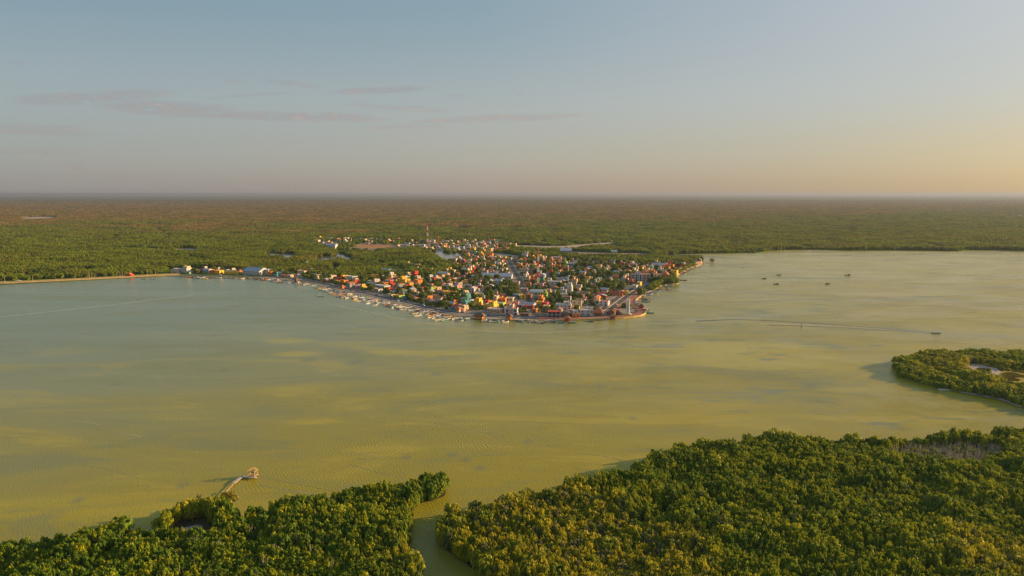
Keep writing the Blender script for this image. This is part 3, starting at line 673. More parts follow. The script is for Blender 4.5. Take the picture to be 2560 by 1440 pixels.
def house(loc, rz, wd, dp, hh, wall, style='flat', roof='grey', label=None, cat='house', group=None, name='house', r=None, upper=None, tank=0, awn=None, wall2=None, detail=True, win='window', post=False, nwin=None):
    """house whose front bottom centre is at loc; x to the right, y to the back"""
    r = r or rnd
    t = empty(name, (loc[0], loc[1], HZ), rz, label, cat, group)
    b = MB(); X0, X1 = -wd / 2, wd / 2
    if style == 'flat':
        walls_box(b, X0, 0, X1, dp, 0, hh); b.build('wall', wm(wall), t)
        MB().box(X0 + .22, .22, hh + .01, X1 - .22, dp - .22, hh + .1).build('roof', rm(roof), t)
        top = hh + .1
    elif style in ('gable', 'arch', 'gabley'):
        b.box(X0, 0, 0, X1, dp, hh); rh = min(dp, wd) * (.16 if style == 'arch' else .22)
        if style == 'gabley':                              # ridge runs front to back, gable faces the street
            b.add([(X0, 0, hh), (X1, 0, hh), (0, 0, hh + rh), (X0, dp, hh), (X1, dp, hh), (0, dp, hh + rh)], [(0, 1, 2), (4, 3, 5), (0, 2, 5, 3), (1, 4, 5, 2)])
            b.build('wall', wm(wall), t)
            q = MB().gable(-dp / 2, X0, dp / 2, X1, 0, rh, .35); o = q.build('roof', rm(roof), t); o.rotation_euler = (0, 0, math.pi / 2); o.location = (0, dp / 2, hh + .03)
        else:
            if style == 'gable': b.add([(X0, 0, hh), (X0, dp, hh), (X0, dp / 2, hh + rh), (X1, 0, hh), (X1, dp, hh), (X1, dp / 2, hh + rh)], [(0, 2, 1), (3, 4, 5), (0, 3, 5, 2), (1, 2, 5, 4)])
            b.build('wall', wm(wall), t)
            MB().gable(X0, 0, X1, dp, hh + .03, rh, .4, .15, style == 'arch').build('roof', rm(roof), t)
        top = None
    elif style == 'hip':
        b.box(X0, 0, 0, X1, dp, hh); b.build('wall', wm(wall), t)
        MB().hip(X0, 0, X1, dp, hh + .01, min(wd, dp) * .28, None, .4).build('roof', rm(roof), t); top = None
    elif style == 'thatch':                                # open palapa on posts
        k = 0
        for x in (X0 + .4, X1 - .4):
            for y in (.4, dp - .4): MB().tube((x, y, 0), (x, y, hh), .16).build('post', m_wood, t)
        b.box(X0 + 1, 1, .0, X1 - 1, dp - .6, hh * .8); b.build('wall', wm(wall), t)
        MB().hip(X0, 0, X1, dp, hh, min(wd, dp) * .62, None, .9, .35).build('roof', rm(roof), t); top = None
    if upper and top:
        ux0, ux1, uy0, uy1, uh, uc = upper
        q = MB(); walls_box(q, X0 + ux0 * wd, uy0 * dp, X0 + ux1 * wd, uy1 * dp, top - .05, top + uh); o = q.build('upper_storey', wm(uc), t)
        wme = wmesh(1.2, 1.1, 'window')
        link('window', wme, None, o, ((X0 + (ux0 + ux1) / 2 * wd), uy0 * dp, top + uh * .35))
        link('window', wme, None, o, (X0 + ux1 * wd, (uy0 + uy1) / 2 * dp, top + uh * .35), None, math.pi / 2)
    if detail and style != 'thatch':
        st = max(1, round(hh / 3.0)); sh = hh / st
        n = nwin or max(1, int(wd / 3.6)); wme = wmesh(1.5 if win == 'window' else 2.2, 1.25 if win == 'window' else sh * .62, win); dpos = r.randrange(n)
        for f in range(st):
            for i in range(n):
                x = X0 + wd * (i + .5) / n
                if f == 0 and i == dpos: link('door', wmesh(1.3, 2.2, 'door'), None, t, (x, 0, .05))
                else: link('window' if win == 'window' else 'loggia_shade', wme, None, t, (x, 0, f * sh + (sh * .32 if win == 'window' else .5)))
            m2 = max(1, int(dp / 5))
            for i in range(m2):
                link('window', wmesh(1.4, 1.2, 'window'), None, t, (X1, dp * (i + .5) / m2, f * sh + sh * .35), None, math.pi / 2)
        if awn:
            me = wmesh(wd * .8, 2.9, 'awning').copy(); me.materials.clear(); link('awning', me, rm(awn), t, (0, 0, 0))
    if post:
        MB().box(X0, -2.2, hh * .5 - .15, X1, -.02, hh * .5 + .02).build('balcony', m_trim, t)
        for x in (X0 + .15, -wd / 6, wd / 6, X1 - .15): MB().box(x - .15, -2.15, 0, x + .15, -1.85, hh).build('column', m_trim, t)
        MB().box(X0, -2.3, hh + .02, X1, -.02, hh + .4).build('porch_roof', rm(roof), t)
    if tank and top:
        for i in range(tank): link('water_tank', tank_mesh(), None, t, (r.uniform(X0 + 1, X1 - 1), r.uniform(dp * .5, dp - 1), top), (1, 1, 1))
    return t

# ------------------------------------------------------------------ streets, promenade, causeway
def offset(P, d):
    Q = []
    for i, p in enumerate(P):
        a = P[max(0, i - 1)]; b = P[min(len(P) - 1, i + 1)]
        t = Vector((b[0] - a[0], b[1] - a[1])).normalized(); Q.append((p[0] - t.y * d, p[1] + t.x * d))
    return Q
def ribbon(name, P, d0, d1, z, m, h=0.0, kind='structure', label=None, cat=None):
    """strip along P from offset d0 to d1; with h it is a solid kerb or wall"""
    A, B = offset(P, d0), offset(P, d1); n = len(P); b = MB()
    v = [(x, y, z) for x, y in A] + [(x, y, z) for x, y in B]; f = [(i, i + 1, n + i + 1, n + i)[::(1 if d1 > d0 else -1)] for i in range(n - 1)]
    if h:
        v += [(x, y, z - h) for x, y in A] + [(x, y, z - h) for x, y in B]
        for i in range(n - 1): f += [(i + 1, i, 2 * n + i, 2 * n + i + 1), (n + i, n + i + 1, 3 * n + i + 1, 3 * n + i)]
        f += [(0, n, 3 * n, 2 * n), (n - 1, 3 * n - 1, 4 * n - 1, 2 * n - 1)]
    b.add(v, f); o = b.build(name, m); tag(o, label, cat, None, kind); return o
m_asph = gmat('asphalt', [(.10, .095, .10), (.15, .14, .14), (.08, .08, .08)], scale=.1)
m_red = gmat('red_paving', [(.36, .14, .09), (.44, .20, .13), (.3, .12, .09)], scale=.2)
m_bank = gmat('sandy_bank', [(.62, .40, .14), (.72, .48, .19), (.46, .3, .12)], scale=.06)
ZR = LAND + .13
wf = smooth_poly(ppoly([(440, 687), (520, 689), (650, 691), (760, 701), (840, 717), (900, 732), (980, 750), (1060, 768), (1110, 780), (1200, 788), (1300, 794), (1430, 794), (1500, 793)]), 1, False)
ribbon('waterfront_street', wf, -3.2, 3.2, ZR, m_asph)
ribbon('pavement', wf, -5.2, -3.2, ZR + .12, m_conc, .12)
ribbon('street', ppoly([(1272, 652), (1283, 675), (1298, 700), (1312, 735), (1330, 765), (1340, 792)]), -3, 3, ZR + .01, m_asph)
for i, q in enumerate([[(1030, 722), (1150, 716), (1300, 712), (1440, 712), (1560, 716)], [(1140, 748), (1260, 744), (1400, 742), (1520, 742)], [(1100, 690), (1250, 684), (1400, 682), (1540, 684), (1640, 690)],
                       [(1180, 660), (1300, 660), (1450, 660), (1620, 668)], [(1430, 700), (1448, 735), (1470, 780)], [(1120, 690), (1160, 730), (1195, 775)]]):
    ribbon('street', ppoly(q), -2.6, 2.6, ZR - .01 - .004 * i, gmat('dirt_street%d' % i, [(.26, .22, .18), (.33, .29, .25), (.2, .17, .15)], scale=.1))
av = ppoly([(1515, 775), (1560, 741), (1592, 722), (1616, 712)])
ribbon('avenue', av, -7.5, 7.5, ZR + .02, m_asph)
m_med = mat('kerb_paint', (.7, .5, .28), .8, .1)
ribbon('kerb', av, -.7, .7, ZR + .16, m_med, .15); ribbon('kerb', av, 7.5, 8.0, ZR + .16, m_med, .15); ribbon('kerb', av, -8.0, -7.5, ZR + .16, m_med, .15)
ribbon('pavement', av, -13.5, -8.0, ZR + .14, m_red, .15)
qs = smooth_poly([q for q in far[3:36]], 1, False)
ribbon('quay_edge', qs, -.9, 1.6, LAND + .22, mat('quay_stone', (.50, .38, .26), .9, .2, .4), 1.8)
sw = smooth_poly(ppoly([(1395, 801.4), (1450, 801), (1545, 797), (1595, 792), (1612, 786), (1614, 778), (1604, 770), (1590, 762), (1586, 752), (1600, 742)]), 1, False)
pt = smooth_poly(ppoly([(1395, 799.5), (1450, 798.5), (1545, 795), (1590, 790.5), (1609, 785), (1611, 778), (1601, 770), (1587, 762), (1583, 752), (1597, 742)]), 2, False)
ribbon('promenade', pt, -2.5, 6.5, ZR + .06, m_red)
ribbon('sea_wall', sw, -1.1, -.2, ZR + .65, mat('wall_ochre', (.62, .40, .14), .85, .12, .6), 1.6, None, 'low ochre sea wall curving round the point below the white tower', 'sea wall')
ribbon('terrace', ppoly([(1344, 799.5), (1390, 799.5)]), -.8, 3.4, 1.5, mat('red_floor', (.5, .09, .08), .7, .1), 1.4, None, 'long red terrace deck above the moored pangas on the south shore', 'terrace')
ribbon('street', smooth_poly(ppoly([(1520, 786), (1575, 786), (1596, 781), (1596, 774), (1582, 766), (1560, 756)]), 2, False), -3, 3, ZR + .03, m_asph)
cw = smooth_poly(ppoly([(-700, 721), (0, 708.5), (100, 704), (250, 696.6), (420, 687.6), (450, 686.5)]), 1, False)
b = MB()
prof = [(-15, -.4), (-6, 1.7), (5, 1.75), (8, .5)]
rows = [offset(cw, d) for d, z in prof]; n = len(cw)
b.add([(x, y, prof[k][1]) for k, rw in enumerate(rows) for x, y in rw], [(k * n + i, k * n + i + 1, (k + 1) * n + i + 1, (k + 1) * n + i) for k in range(3) for i in range(n - 1)])
tag(b.build('causeway', m_bank), kind='structure')
ribbon('causeway_road', cw, -3.6, 3.2, 1.79, gmat('pale_road', [(.5, .36, .18), (.56, .42, .22), (.42, .3, .16)], scale=.1))

# ------------------------------------------------------------------ landmark buildings (pixel of the front foot, width in photo pixels)
LMK = []      # (short name, position)
OCC = []      # occupied circles (x, y, r)
def place(px, py, wpx, hpx, dp, rot, wall, style='flat', roof='grey', label='', cat='house', short=None, **k):
    p = at(px, py, HZ); s = mpp(px, py, HZ); wd = wpx * s * .97; hh = hpx * s
    o = house(p, R(rot), wd, dp, hh, wall, style, roof, label, cat, **k)
    c = (p.x - math.sin(R(rot)) * dp / 2, p.y + math.cos(R(rot)) * dp / 2)
    OCC.append((c[0], c[1], max(wd, dp) * .56 + 1.0))
    if short: LMK.append((short, c))
    return o
hotel = [
 # south shore, left to right
 (1278, 789, 31, 17, 9, -8, 'white', 'flat', 'red', 'white two-storey waterfront building with pink panels and red roof terrace', 'building', 'the pink-panelled white building', dict(upper=(.3, .62, .3, .9, 3.2, 'white'), win='recess', nwin=3, tank=1)),
 (1385, 793, 32, 14, 9, -4, 'brown', 'flat', 'red', 'two-storey red-roofed restaurant with white columns on the south shore', 'restaurant', 'the red-roofed restaurant', dict(post=True, win='recess')),
 (1413, 793, 21, 9, 8, -4, 'brown', 'hip', 'thatch', 'low brown thatched building right of the red-roofed restaurant', 'building', None, {}),
 (1440, 794, 20, 9, 8, -4, 'orange', 'flat', 'grey', 'small orange house with white upper floor on the south shore', 'house', None, dict(upper=(.1, .8, .0, .8, 3, 'white'))),
 (1463, 789, 28, 13, 9, -5, 'white', 'flat', 'white', 'plain white two-storey house left of the great thatched palapa', 'house', None, {}),
 (1494, 791, 25, 8, 10, -12, 'brown', 'thatch', 'tile', 'great steep reddish thatched palapa on the south shore', 'palapa', 'the great thatched palapa', {}),
 (1528, 789, 18, 11, 9, -30, 'brown', 'gabley', 'tile', 'dark brown gabled house with white edges right of the great palapa', 'house', None, {}),
 (1545, 788, 13, 4, 7, -10, 'brown', 'thatch', 'thatch', 'low dark thatched palapa left of the white tower', 'palapa', None, {}),
 (1311, 790, 22, 5, 5, -6, 'brown', 'gable', 'rust', 'low rust-roofed shelter right of the pink-panelled white building', 'shelter', None, {}),
 (1320, 772, 28, 6, 6, -10, 'red', 'flat', 'red', 'long low dark red house behind the rust-roofed shelter', 'house', None, {}),
 (1335, 781, 10, 8, 6, -25, 'orange', 'flat', 'grey', 'narrow orange house beside the palms on the south shore', 'house', None, {}),
 (1233, 782, 38, 9, 10, -28, 'peach', 'flat', 'white', 'long peach house with pale flat roof by the waterfront street', 'house', 'the long peach house', {}),
 (1222, 772, 30, 10, 10, -28, 'yellow', 'flat', 'white', 'stepped bright yellow house behind the long peach house', 'house', None, dict(upper=(.4, .9, .2, .9, 2.8, 'yellow'))),
 (1190, 764, 18, 11, 9, -25, 'yellow', 'flat', 'red', 'yellow house with red roof left of the stepped yellow house', 'house', None, dict(upper=(.3, .9, .2, .9, 2.6, 'yellow'))),
 (1247, 766, 22, 8, 9, -20, 'lime green', 'flat', 'white', 'lime green house right of the stepped yellow house', 'house', None, {}),
 (1255, 754, 18, 8, 9, -18, 'orange', 'flat', 'tile', 'orange-yellow house on the far side of the bare clay yard', 'house', 'the orange-yellow house', {}),
 (1238, 755, 9, 14, 8, -18, 'cream', 'flat', 'white', 'narrow cream two-storey house left of the orange-yellow house', 'house', None, {}),
 (1273, 752, 19, 7, 8, -15, 'cream', 'flat', 'white', 'long cream house right of the orange-yellow house', 'house', None, {}),
 (1308, 748, 16, 10, 9, -15, 'yellow', 'flat', 'tile', 'yellow house beside the clay yard, left of the arched canopy', 'house', None, {}),
 (1322, 749, 11, 12, 10, -15, 'brown', 'flat', 'tile', 'brown house in front of the arched canopy', 'house', None, {}),
 (1314, 769, 38, 5, 13, -24, 'white', 'gable', 'white', 'wide white metal-roofed shed behind the south shore', 'shed', 'the wide white shed', {}),
 (1347, 764, 16, 9, 8, -18, 'yellow', 'flat', 'orange', 'golden yellow house right of the wide white shed', 'house', None, {}),
 (1361, 766, 13, 9, 8, -18, 'red', 'flat', 'red', 'bright red house left of the long white mansion', 'house', None, {}),
 (1408, 775, 40, 12, 12, -8, 'white', 'flat', 'white', 'long white mansion with dark openings behind the red-roofed restaurant', 'mansion', 'the long white mansion', dict(upper=(.5, .95, .3, .9, 2.5, 'white'))),
 (1340, 737, 31, 6, 16, -8, 'cream', 'arch', 'metal', 'open hall with blue-grey arched canopy roof below the red and white mast', 'hall', 'the arched canopy hall', dict(win='recess')),
 (1337, 722, 6, 11, 4, -8, 'white', 'hip', 'white', 'slim white bell tower behind the arched canopy hall', 'bell tower', None, {}),
 (1334, 708, 19, 10, 9, -10, 'red', 'flat', 'red', 'bright red two-storey house left of the mast foot', 'house', 'the bright red house', {}),
 (1315, 704, 18, 12, 9, -10, 'cream', 'flat', 'grey', 'cream two-storey house left of the bright red house', 'house', None, dict(upper=(.1, .5, .2, .9, 2.5, 'white'))),
 (1320, 716, 14, 9, 8, -10, 'orange', 'flat', 'metal', 'orange house with blue roof in front of the bright red house', 'house', None, {}),
 (1355, 697, 14, 9, 12, -12, 'pale blue', 'gabley', 'metal', 'pale blue gabled hall right behind the mast', 'hall', 'the pale blue gabled hall', {}),
 (1240, 697, 80, 6, 18, -6, 'white', 'gable', 'metal', 'long metal-roofed hall in the middle of the town', 'hall', 'the long metal-roofed hall', {}),
 (1290, 713, 16, 8, 8, -10, 'peach', 'flat', 'grey', 'peach house beside the street through the town centre', 'house', None, {}),
 (1308, 730, 16, 8, 9, -14, 'pink', 'flat', 'white', 'pink house left of the arched canopy hall', 'house', None, {}),
 (1385, 713, 34, 9, 10, -12, 'white', 'flat', 'white', 'white house with rounded wing right of the arched canopy hall', 'house', None, {}),
 (1420, 731, 19, 16, 10, -14, 'white', 'flat', 'white', 'tall white three-storey block in the east of the town', 'building', 'the tall white block', dict(upper=(.5, .9, .2, .8, 3, 'white'), tank=2)),
 (1432, 738, 17, 6, 8, -14, 'cream', 'flat', 'teal', 'cream house with dark teal roof in front of the tall white block', 'house', None, {}),
 (1374, 733, 30, 7, 9, -12, 'white', 'flat', 'grey', 'long white low house right of the arched canopy hall', 'house', None, {}),
 (1410, 745, 26, 9, 9, -14, 'cream', 'flat', 'white', 'wide cream house with glazed front below the tall white block', 'house', None, dict(win='recess')),
 (1508, 765, 24, 11, 10, -20, 'white', 'flat', 'red', 'white two-storey house with red roof terrace by the avenue', 'house', 'the red-terraced white house', {}),
 (1490, 752, 14, 9, 9, -22, 'orange', 'gabley', 'tile', 'orange tile-roofed house behind the red-terraced white house', 'house', None, {}),
 (1540, 739, 34, 6, 9, -22, 'orange', 'gable', 'red', 'long orange house with red roof beside the avenue', 'house', 'the long orange house', {}),
 (1560, 738, 12, 9, 8, -28, 'yellow', 'flat', 'tile', 'golden house at the corner of the avenue', 'house', None, {}),
 (1586, 723, 10, 9, 8, -28, 'white', 'flat', 'white', 'small white house at the far end of the avenue', 'house', None, {}),
 (1596, 717, 8, 11, 8, -28, 'yellow', 'flat', 'white', 'narrow yellow house at the far end of the avenue', 'house', None, {}),
 (1475, 779, 22, 9, 9, -16, 'cream', 'flat', 'grey', 'cream house with grey roof behind the plain white house', 'house', None, {}),
 # the hotel and the east shore
 (1601, 704, 50, 18, 12, -10, 'white', 'flat', 'tile', 'white four-storey hotel with dark stairwell recesses by the east shore', 'hotel', 'the white four-storey hotel', dict(upper=(.25, .5, .4, .9, 1.8, 'white'), nwin=9)),
 (1643, 700, 20, 14, 11, -12, 'cream', 'flat', 'tile', 'cream three-storey annexe right of the white hotel', 'building', None, dict(win='recess')),
 (1660, 697, 20, 9, 11, -20, 'red', 'thatch', 'tile', 'red pyramid-roofed palapa right of the hotel annexe', 'palapa', 'the red pyramid palapa', {}),
 (1653, 682, 22, 6, 9, -18, 'teal', 'flat', 'grey', 'teal low house on the east shore behind the red palapa', 'house', None, {}),
 (1646, 670, 34, 6, 16, -12, 'grey', 'gable', 'metal', 'blue-grey metal-roofed warehouse near the east shore', 'warehouse', 'the blue-grey warehouse', {}),
 (1672, 672, 22, 10, 11, -22, 'orange', 'flat', 'red', 'bright orange two-storey building right of the blue-grey warehouse', 'building', 'the bright orange building', {}),
 (1689, 660, 18, 6, 9, -18, 'white', 'flat', 'white', 'white and pink house near the east tip of town', 'house', 'the white east tip house', {}),
 (1699, 666, 10, 6, 8, -22, 'mint green', 'flat', 'teal', 'green house beside the white east tip house', 'house', None, {}),
 (1684, 686, 16, 10, 8, -30, 'yellow', 'flat', 'orange', 'yellow shore house right of the red pyramid palapa', 'house', None, {}),
 (1693, 678, 14, 7, 8, -30, 'cream', 'flat', 'tile', 'cream shore house behind the yellow shore house', 'house', None, {}),
 (1606, 690, 34, 8, 9, -14, 'orange', 'gable', 'tile', 'orange row house behind the white four-storey hotel', 'house', None, {}),
 (1628, 686, 16, 10, 9, -16, 'orange', 'flat', 'tile', 'orange three-storey house behind the hotel annexe', 'house', None, {}),
 # west part
 (1116, 741, 30, 11, 11, -40, 'yellow', 'flat', 'orange', 'big golden house behind the west waterfront', 'house', 'the big golden house', {}),
 (1092, 754, 30, 9, 9, -42, 'white', 'gable', 'orange', 'white and blue house with orange roof on the west waterfront', 'house', 'the blue and white house', {}),
 (1178, 731, 16, 10, 9, -20, 'white', 'gabley', 'white', 'white gabled house with stepped wing in mid town', 'house', None, {}),
 (1197, 742, 26, 7, 10, -22, 'yellow', 'flat', 'white', 'pale yellow house with white roof in mid town', 'house', 'the pale yellow house', {}),
 (1166, 757, 22, 7, 8, -30, 'pale blue', 'flat', 'grey', 'pale blue house left of the yellow red-roofed house', 'house', None, {}),
 (1105, 692, 28, 8, 12, -20, 'peach', 'arch', 'white', 'peach house with curved white roof in the north-west', 'house', 'the curved-roof house', {}),
 (1099, 683, 16, 6, 9, -20, 'orange', 'flat', 'orange', 'orange roofed house right behind the curved-roof house', 'house', None, {}),
 (1070, 678, 20, 6, 9, -10, 'lime green', 'flat', 'metal', 'lime green house at the edge of the mangroves', 'house', 'the lime green house', {}),
 (1052, 680, 20, 5, 10, -10, 'white', 'gable', 'metal', 'shed with blue-grey roof left of the lime green house', 'shed', None, {}),
 (1035, 668, 22, 7, 9, -14, 'pink', 'flat', 'white', 'pink house in the clearing behind the lime green house', 'house', None, {}),
 (1059, 667, 17, 4, 8, -14, 'magenta', 'flat', 'red', 'magenta house right of the pink house in the clearing', 'house', None, {}),
 (1309, 678, 22, 6, 8, -8, 'cream', 'flat', 'tile', 'cream tiled house right behind the long metal-roofed hall', 'house', None, {}),
 (1003, 708, 32, 10, 9, -42, 'yellow', 'flat', 'orange', 'bright yellow long house above the west waterfront', 'house', 'the bright yellow long house', dict(upper=(.3, .6, .1, .9, 3, 'yellow'))),
 (949, 721, 38, 7, 10, -40, 'white', 'flat', 'white', 'white house with teal front on the west waterfront', 'house', 'the teal-fronted house', dict(awn='teal')),
 (873, 703, 26, 12, 9, -38, 'white', 'flat', 'white', 'white two-storey house with pale blue panel on the west waterfront', 'house', 'the pale blue panel house', {}),
 (855, 698, 9, 9, 8, -38, 'yellow', 'flat', 'orange', 'narrow orange-yellow house left of the pale blue panel house', 'house', None, {}),
 (838, 701, 24, 5, 9, -38, 'red', 'gable', 'red', 'long red shed on the west waterfront', 'shed', 'the long red shed', {}),
 (884, 710, 11, 8, 8, -38, 'red', 'gabley', 'red', 'small dark red gabled boathouse on the west waterfront', 'boathouse', None, {}),
 (823, 696, 19, 7, 9, -38, 'cream', 'flat', 'white', 'cream house left of the long red shed', 'house', None, {}),
 (797, 694, 22, 6, 9, -36, 'peach', 'flat', 'white', 'peach house left of the cream house by the red shed', 'house', None, {}),
 (959, 683, 27, 6, 14, -30, 'mint green', 'gable', 'metal', 'open shed with pale blue-grey roof amid the mangroves', 'shed', 'the pale blue-grey shed', dict(win='recess')),
 (994, 681, 38, 3, 9, -4, 'mint green', 'gable', 'metal', 'long low metal roof right of the pale blue-grey shed', 'shed', None, {}),
 (972, 691, 42, 3, 3, -6, 'mint green', 'flat', 'white', 'long pale green wall-like building in front of the pale blue-grey shed', 'building', None, {}),
 (1012, 689, 15, 6, 8, -20, 'cream', 'flat', 'orange', 'cream house at the right end of the pale green building', 'house', None, {}),
 (752, 688, 28, 11, 9, -34, 'cream', 'flat', 'tile', 'cream and orange two-storey house in the west among trees', 'house', 'the cream and orange house', {}),
 (783, 679, 9, 8, 8, -34, 'yellow', 'flat', 'white', 'small yellow two-storey house behind the peach house', 'house', None, {}),
 (664, 686, 20, 12, 10, -26, 'white', 'flat', 'white', 'white two-storey house right of the big west warehouse', 'house', None, {}),
 (627, 687, 54, 9, 22, -22, 'white', 'gable', 'metal', 'big white west warehouse with pale metal roof', 'warehouse', 'the big west warehouse', {}),
 (580, 686, 36, 7, 3, -20, 'yellow', 'flat', 'white', 'long pale yellow wall-like shed left of the big west warehouse', 'shed', None, {}),
 (534, 684, 22, 8, 10, -20, 'orange', 'flat', 'tile', 'orange house with dark gate left of the pale yellow shed', 'house', None, {}),
 (514, 683, 20, 8, 9, -20, 'white', 'gable', 'metal', 'white house with teal door and metal roof on the far west shore', 'house', 'the teal-doored house', dict(awn='teal')),
 (491, 682, 20, 8, 8, -20, 'brown', 'flat', 'tile', 'small brown house among trees right of the white villa', 'house', None, {}),
 (459, 682, 22, 11, 10, -22, 'white', 'flat', 'tile', 'white two-storey villa at the start of the causeway', 'villa', 'the white villa', dict(upper=(.3, .9, .2, .9, 2.8, 'cream'))),
 (438, 681, 16, 9, 9, -22, 'white', 'flat', 'white', 'white house at the left foot of the villa', 'house', None, {}),
 # the back of the town
 (826, 622, 27, 9, 14, -12, 'white', 'gable', 'metal', 'white school hall with grey metal roof far back in the mangroves', 'hall', 'the far school hall', {}),
 (816, 601, 22, 4, 14, -20, 'cream', 'gable', 'metal', 'pale house group end building at the far left back of town', 'building', None, {}),
 (838, 601, 12, 5, 10, -20, 'orange', 'flat', 'tile', 'orange house at the far left back of town', 'house', None, {}),
 (1016, 617, 34, 5, 12, -6, 'white', 'flat', 'white', 'long white house left of the far lattice mast', 'house', 'the far long white house', {}),
 (1054, 621, 14, 9, 10, -6, 'white', 'flat', 'white', 'two-storey white house in front of the far lattice mast', 'house', None, {}),
 (1086, 612, 22, 4, 12, -6, 'white', 'flat', 'tile', 'long white and red house between the far mast and water tower', 'house', None, {}),
 (1180, 629, 14, 9, 10, -12, 'yellow', 'flat', 'tile', 'yellow two-storey house beyond the inner lagoon', 'house', 'the yellow lagoon house', {}),
 (1415, 634, 29, 7, 22, -3, 'grey', 'gable', 'metal', 'big open grey metal-roofed court at the north edge of town', 'sports court', 'the grey sports court', dict(win='recess')),
 (1536, 633, 15, 4, 12, -3, 'grey', 'gable', 'metal', 'open grey shed on the sand flat behind town', 'shed', 'the sand flat shed', {}),
 (1390, 652, 26, 9, 12, -8, 'pink', 'flat', 'white', 'wide pink and white house near the grey sports court', 'house', 'the pink and white house', {}),
 (1230, 650, 22, 7, 10, -10, 'cream', 'flat', 'white', 'cream L-shaped house at the foot of the green field', 'house', 'the cream field house', {}),
]
for (px, py, w_, h_, d_, ro, wc, st, rf, lb, ct, sh, kw) in hotel:
    place(px, py, w_, h_, d_, ro, wc, st, rf, lb, ct, sh, name=ct.replace(' ', '_'), **kw)
ribbon('clay_yard', ppoly([(1262, 762), (1318, 757)]), -4, 10, ZR + .02, m_clay)
c = at(1290, 760); OCC.append((c.x, c.y, 15))

# pink panels of the waterfront building, and dark slabs standing for the shade in the hotel stairwells
def child_at(o_short_label, fn):
    for o in COL.objects:
        if o.get('label') == o_short_label: fn(o); return
def _pink(o):
    for x0, x1, z0, z1 in ((-1.2, 1.2, .9, 6.2), (-5.2, -1.4, 3.1, 3.7)): MB().box(x0, -.14, z0, x1, -.06, z1).build('panel', wm('pink'), o)
    MB().box(-6, -1.0, 6.35, 6, -.02, 6.6).build('canopy', m_trim, o)
child_at(hotel[0][9], _pink)
def _hot(o):
    s = mpp(1601, 704) * 50 * .97
    for i in range(5): MB().box(-s / 2 + s * (.10 + .19 * i), -.3, .3, -s / 2 + s * (.10 + .19 * i) + 1.1, -.02, 9.6).build('stairwell_shade', m_dark, o)
    MB().box(s / 2 - 8, -.35, .3, s / 2 - 5.5, -.02, 9.8).build('panel', wm('orange'), o)  # orange slab: low sun on the hotel's right part put into colour
for h_ in hotel:
    if h_[10] == 'hotel': child_at(h_[9], _hot)

# ------------------------------------------------------------------ landmarks that are not houses
def mast(px, py, hm, wb, wt, label, bands, name='lattice_mast', wr=.22):
    p = at(px, py, LAND); t = empty(name, (p.x, p.y, LAND), R(20), label, 'mast')
    n = bands
    for k in range(n):
        z0, z1 = hm * k / n, hm * (k + 1) / n; w0 = wb + (wt - wb) * k / n; w1 = wb + (wt - wb) * (k + 1) / n
        b = MB(); c0 = [(w0 * math.cos(a), w0 * math.sin(a), z0) for a in (0, 2.094, 4.189)]; c1 = [(w1 * math.cos(a), w1 * math.sin(a), z1) for a in (0, 2.094, 4.189)]
        for i in range(3): b.tube(c0[i], c1[i], wr, wr, 4)
        m = max(2, int((z1 - z0) / (w0 * 2.0 + .8)))
        for j in range(m):
            A = [Vector(c0[i]).lerp(Vector(c1[i]), j / m) for i in range(3)]; B = [Vector(c0[i]).lerp(Vector(c1[i]), (j + 1) / m) for i in range(3)]
            for i in range(3): b.tube(A[i], B[(i + 1) % 3], .07, .07, 3); b.tube(B[i], B[(i + 1) % 3], .07, .07, 3)
        b.build('mast_section', mat('mast_red', (.62, .12, .05), .6, .1) if (k % 2 == (n + 1) % 2) else mat('mast_white', (.75, .7, .66), .6, .1), t, None)
    MB().tube((0, 0, hm), (0, 0, hm + 3), .06, .03, 4).build('antenna', m_steel, t)
    MB().box(-wb - .5, -wb - .5, -.2, wb + .5, wb + .5, .4).build('plinth', m_conc, t)
    for i in range(3):
        a = i * 2.1; MB().tube((wt * 1.2 * math.cos(a), wt * 1.2 * math.sin(a), hm * .93), (wt * 1.9 * math.cos(a) + .2, wt * 1.9 * math.sin(a), hm * .93), .6, .6, 8).build('dish_antenna', m_trim, t)
    OCC.append((p.x, p.y, 5)); return p
p = mast(1345, 722, 50, 1.3, .9, 'slender red and white banded mast rising from mid town', 7, wr=.38); LMK.append(('the town mast', (p.x, p.y)))
p = mast(1069, 612, 49, 2.3, 1.0, 'tall red and white lattice mast at the back of town', 7, wr=.62); LMK.append(('the far lattice mast', (p.x, p.y)))

p = at(1095, 609, LAND); t = empty('water_tower', (p.x, p.y, LAND), 0, 'red water tower right of the far lattice mast', 'water tower'); LMK.append(('the red water tower', (p.x, p.y)))
for x, y in ((-1.6, -1.6), (1.6, -1.6), (1.6, 1.6), (-1.6, 1.6)): MB().tube((x, y, 0), (x * .8, y * .8, 13.5), .3, .3, 5).build('leg', mat('mast_red', (.62, .12, .05)), t)
b = MB(); b.tube((0, 0, 13.5), (0, 0, 14.3), 1.2, 2.4, 12); b.tube((0, 0, 14.3), (0, 0, 17.2), 2.4, 2.4, 12); b.tube((0, 0, 17.2), (0, 0, 18.6), 2.4, .3, 12); b.build('tank', mat('tank_red', (.5, .09, .05), .6, .1), t)
b = MB(); [b.box(-1.6, -1.6, z, 1.6, 1.6, z + .15) for z in (4.5, 9)]; b.build('brace', m_steel, t)

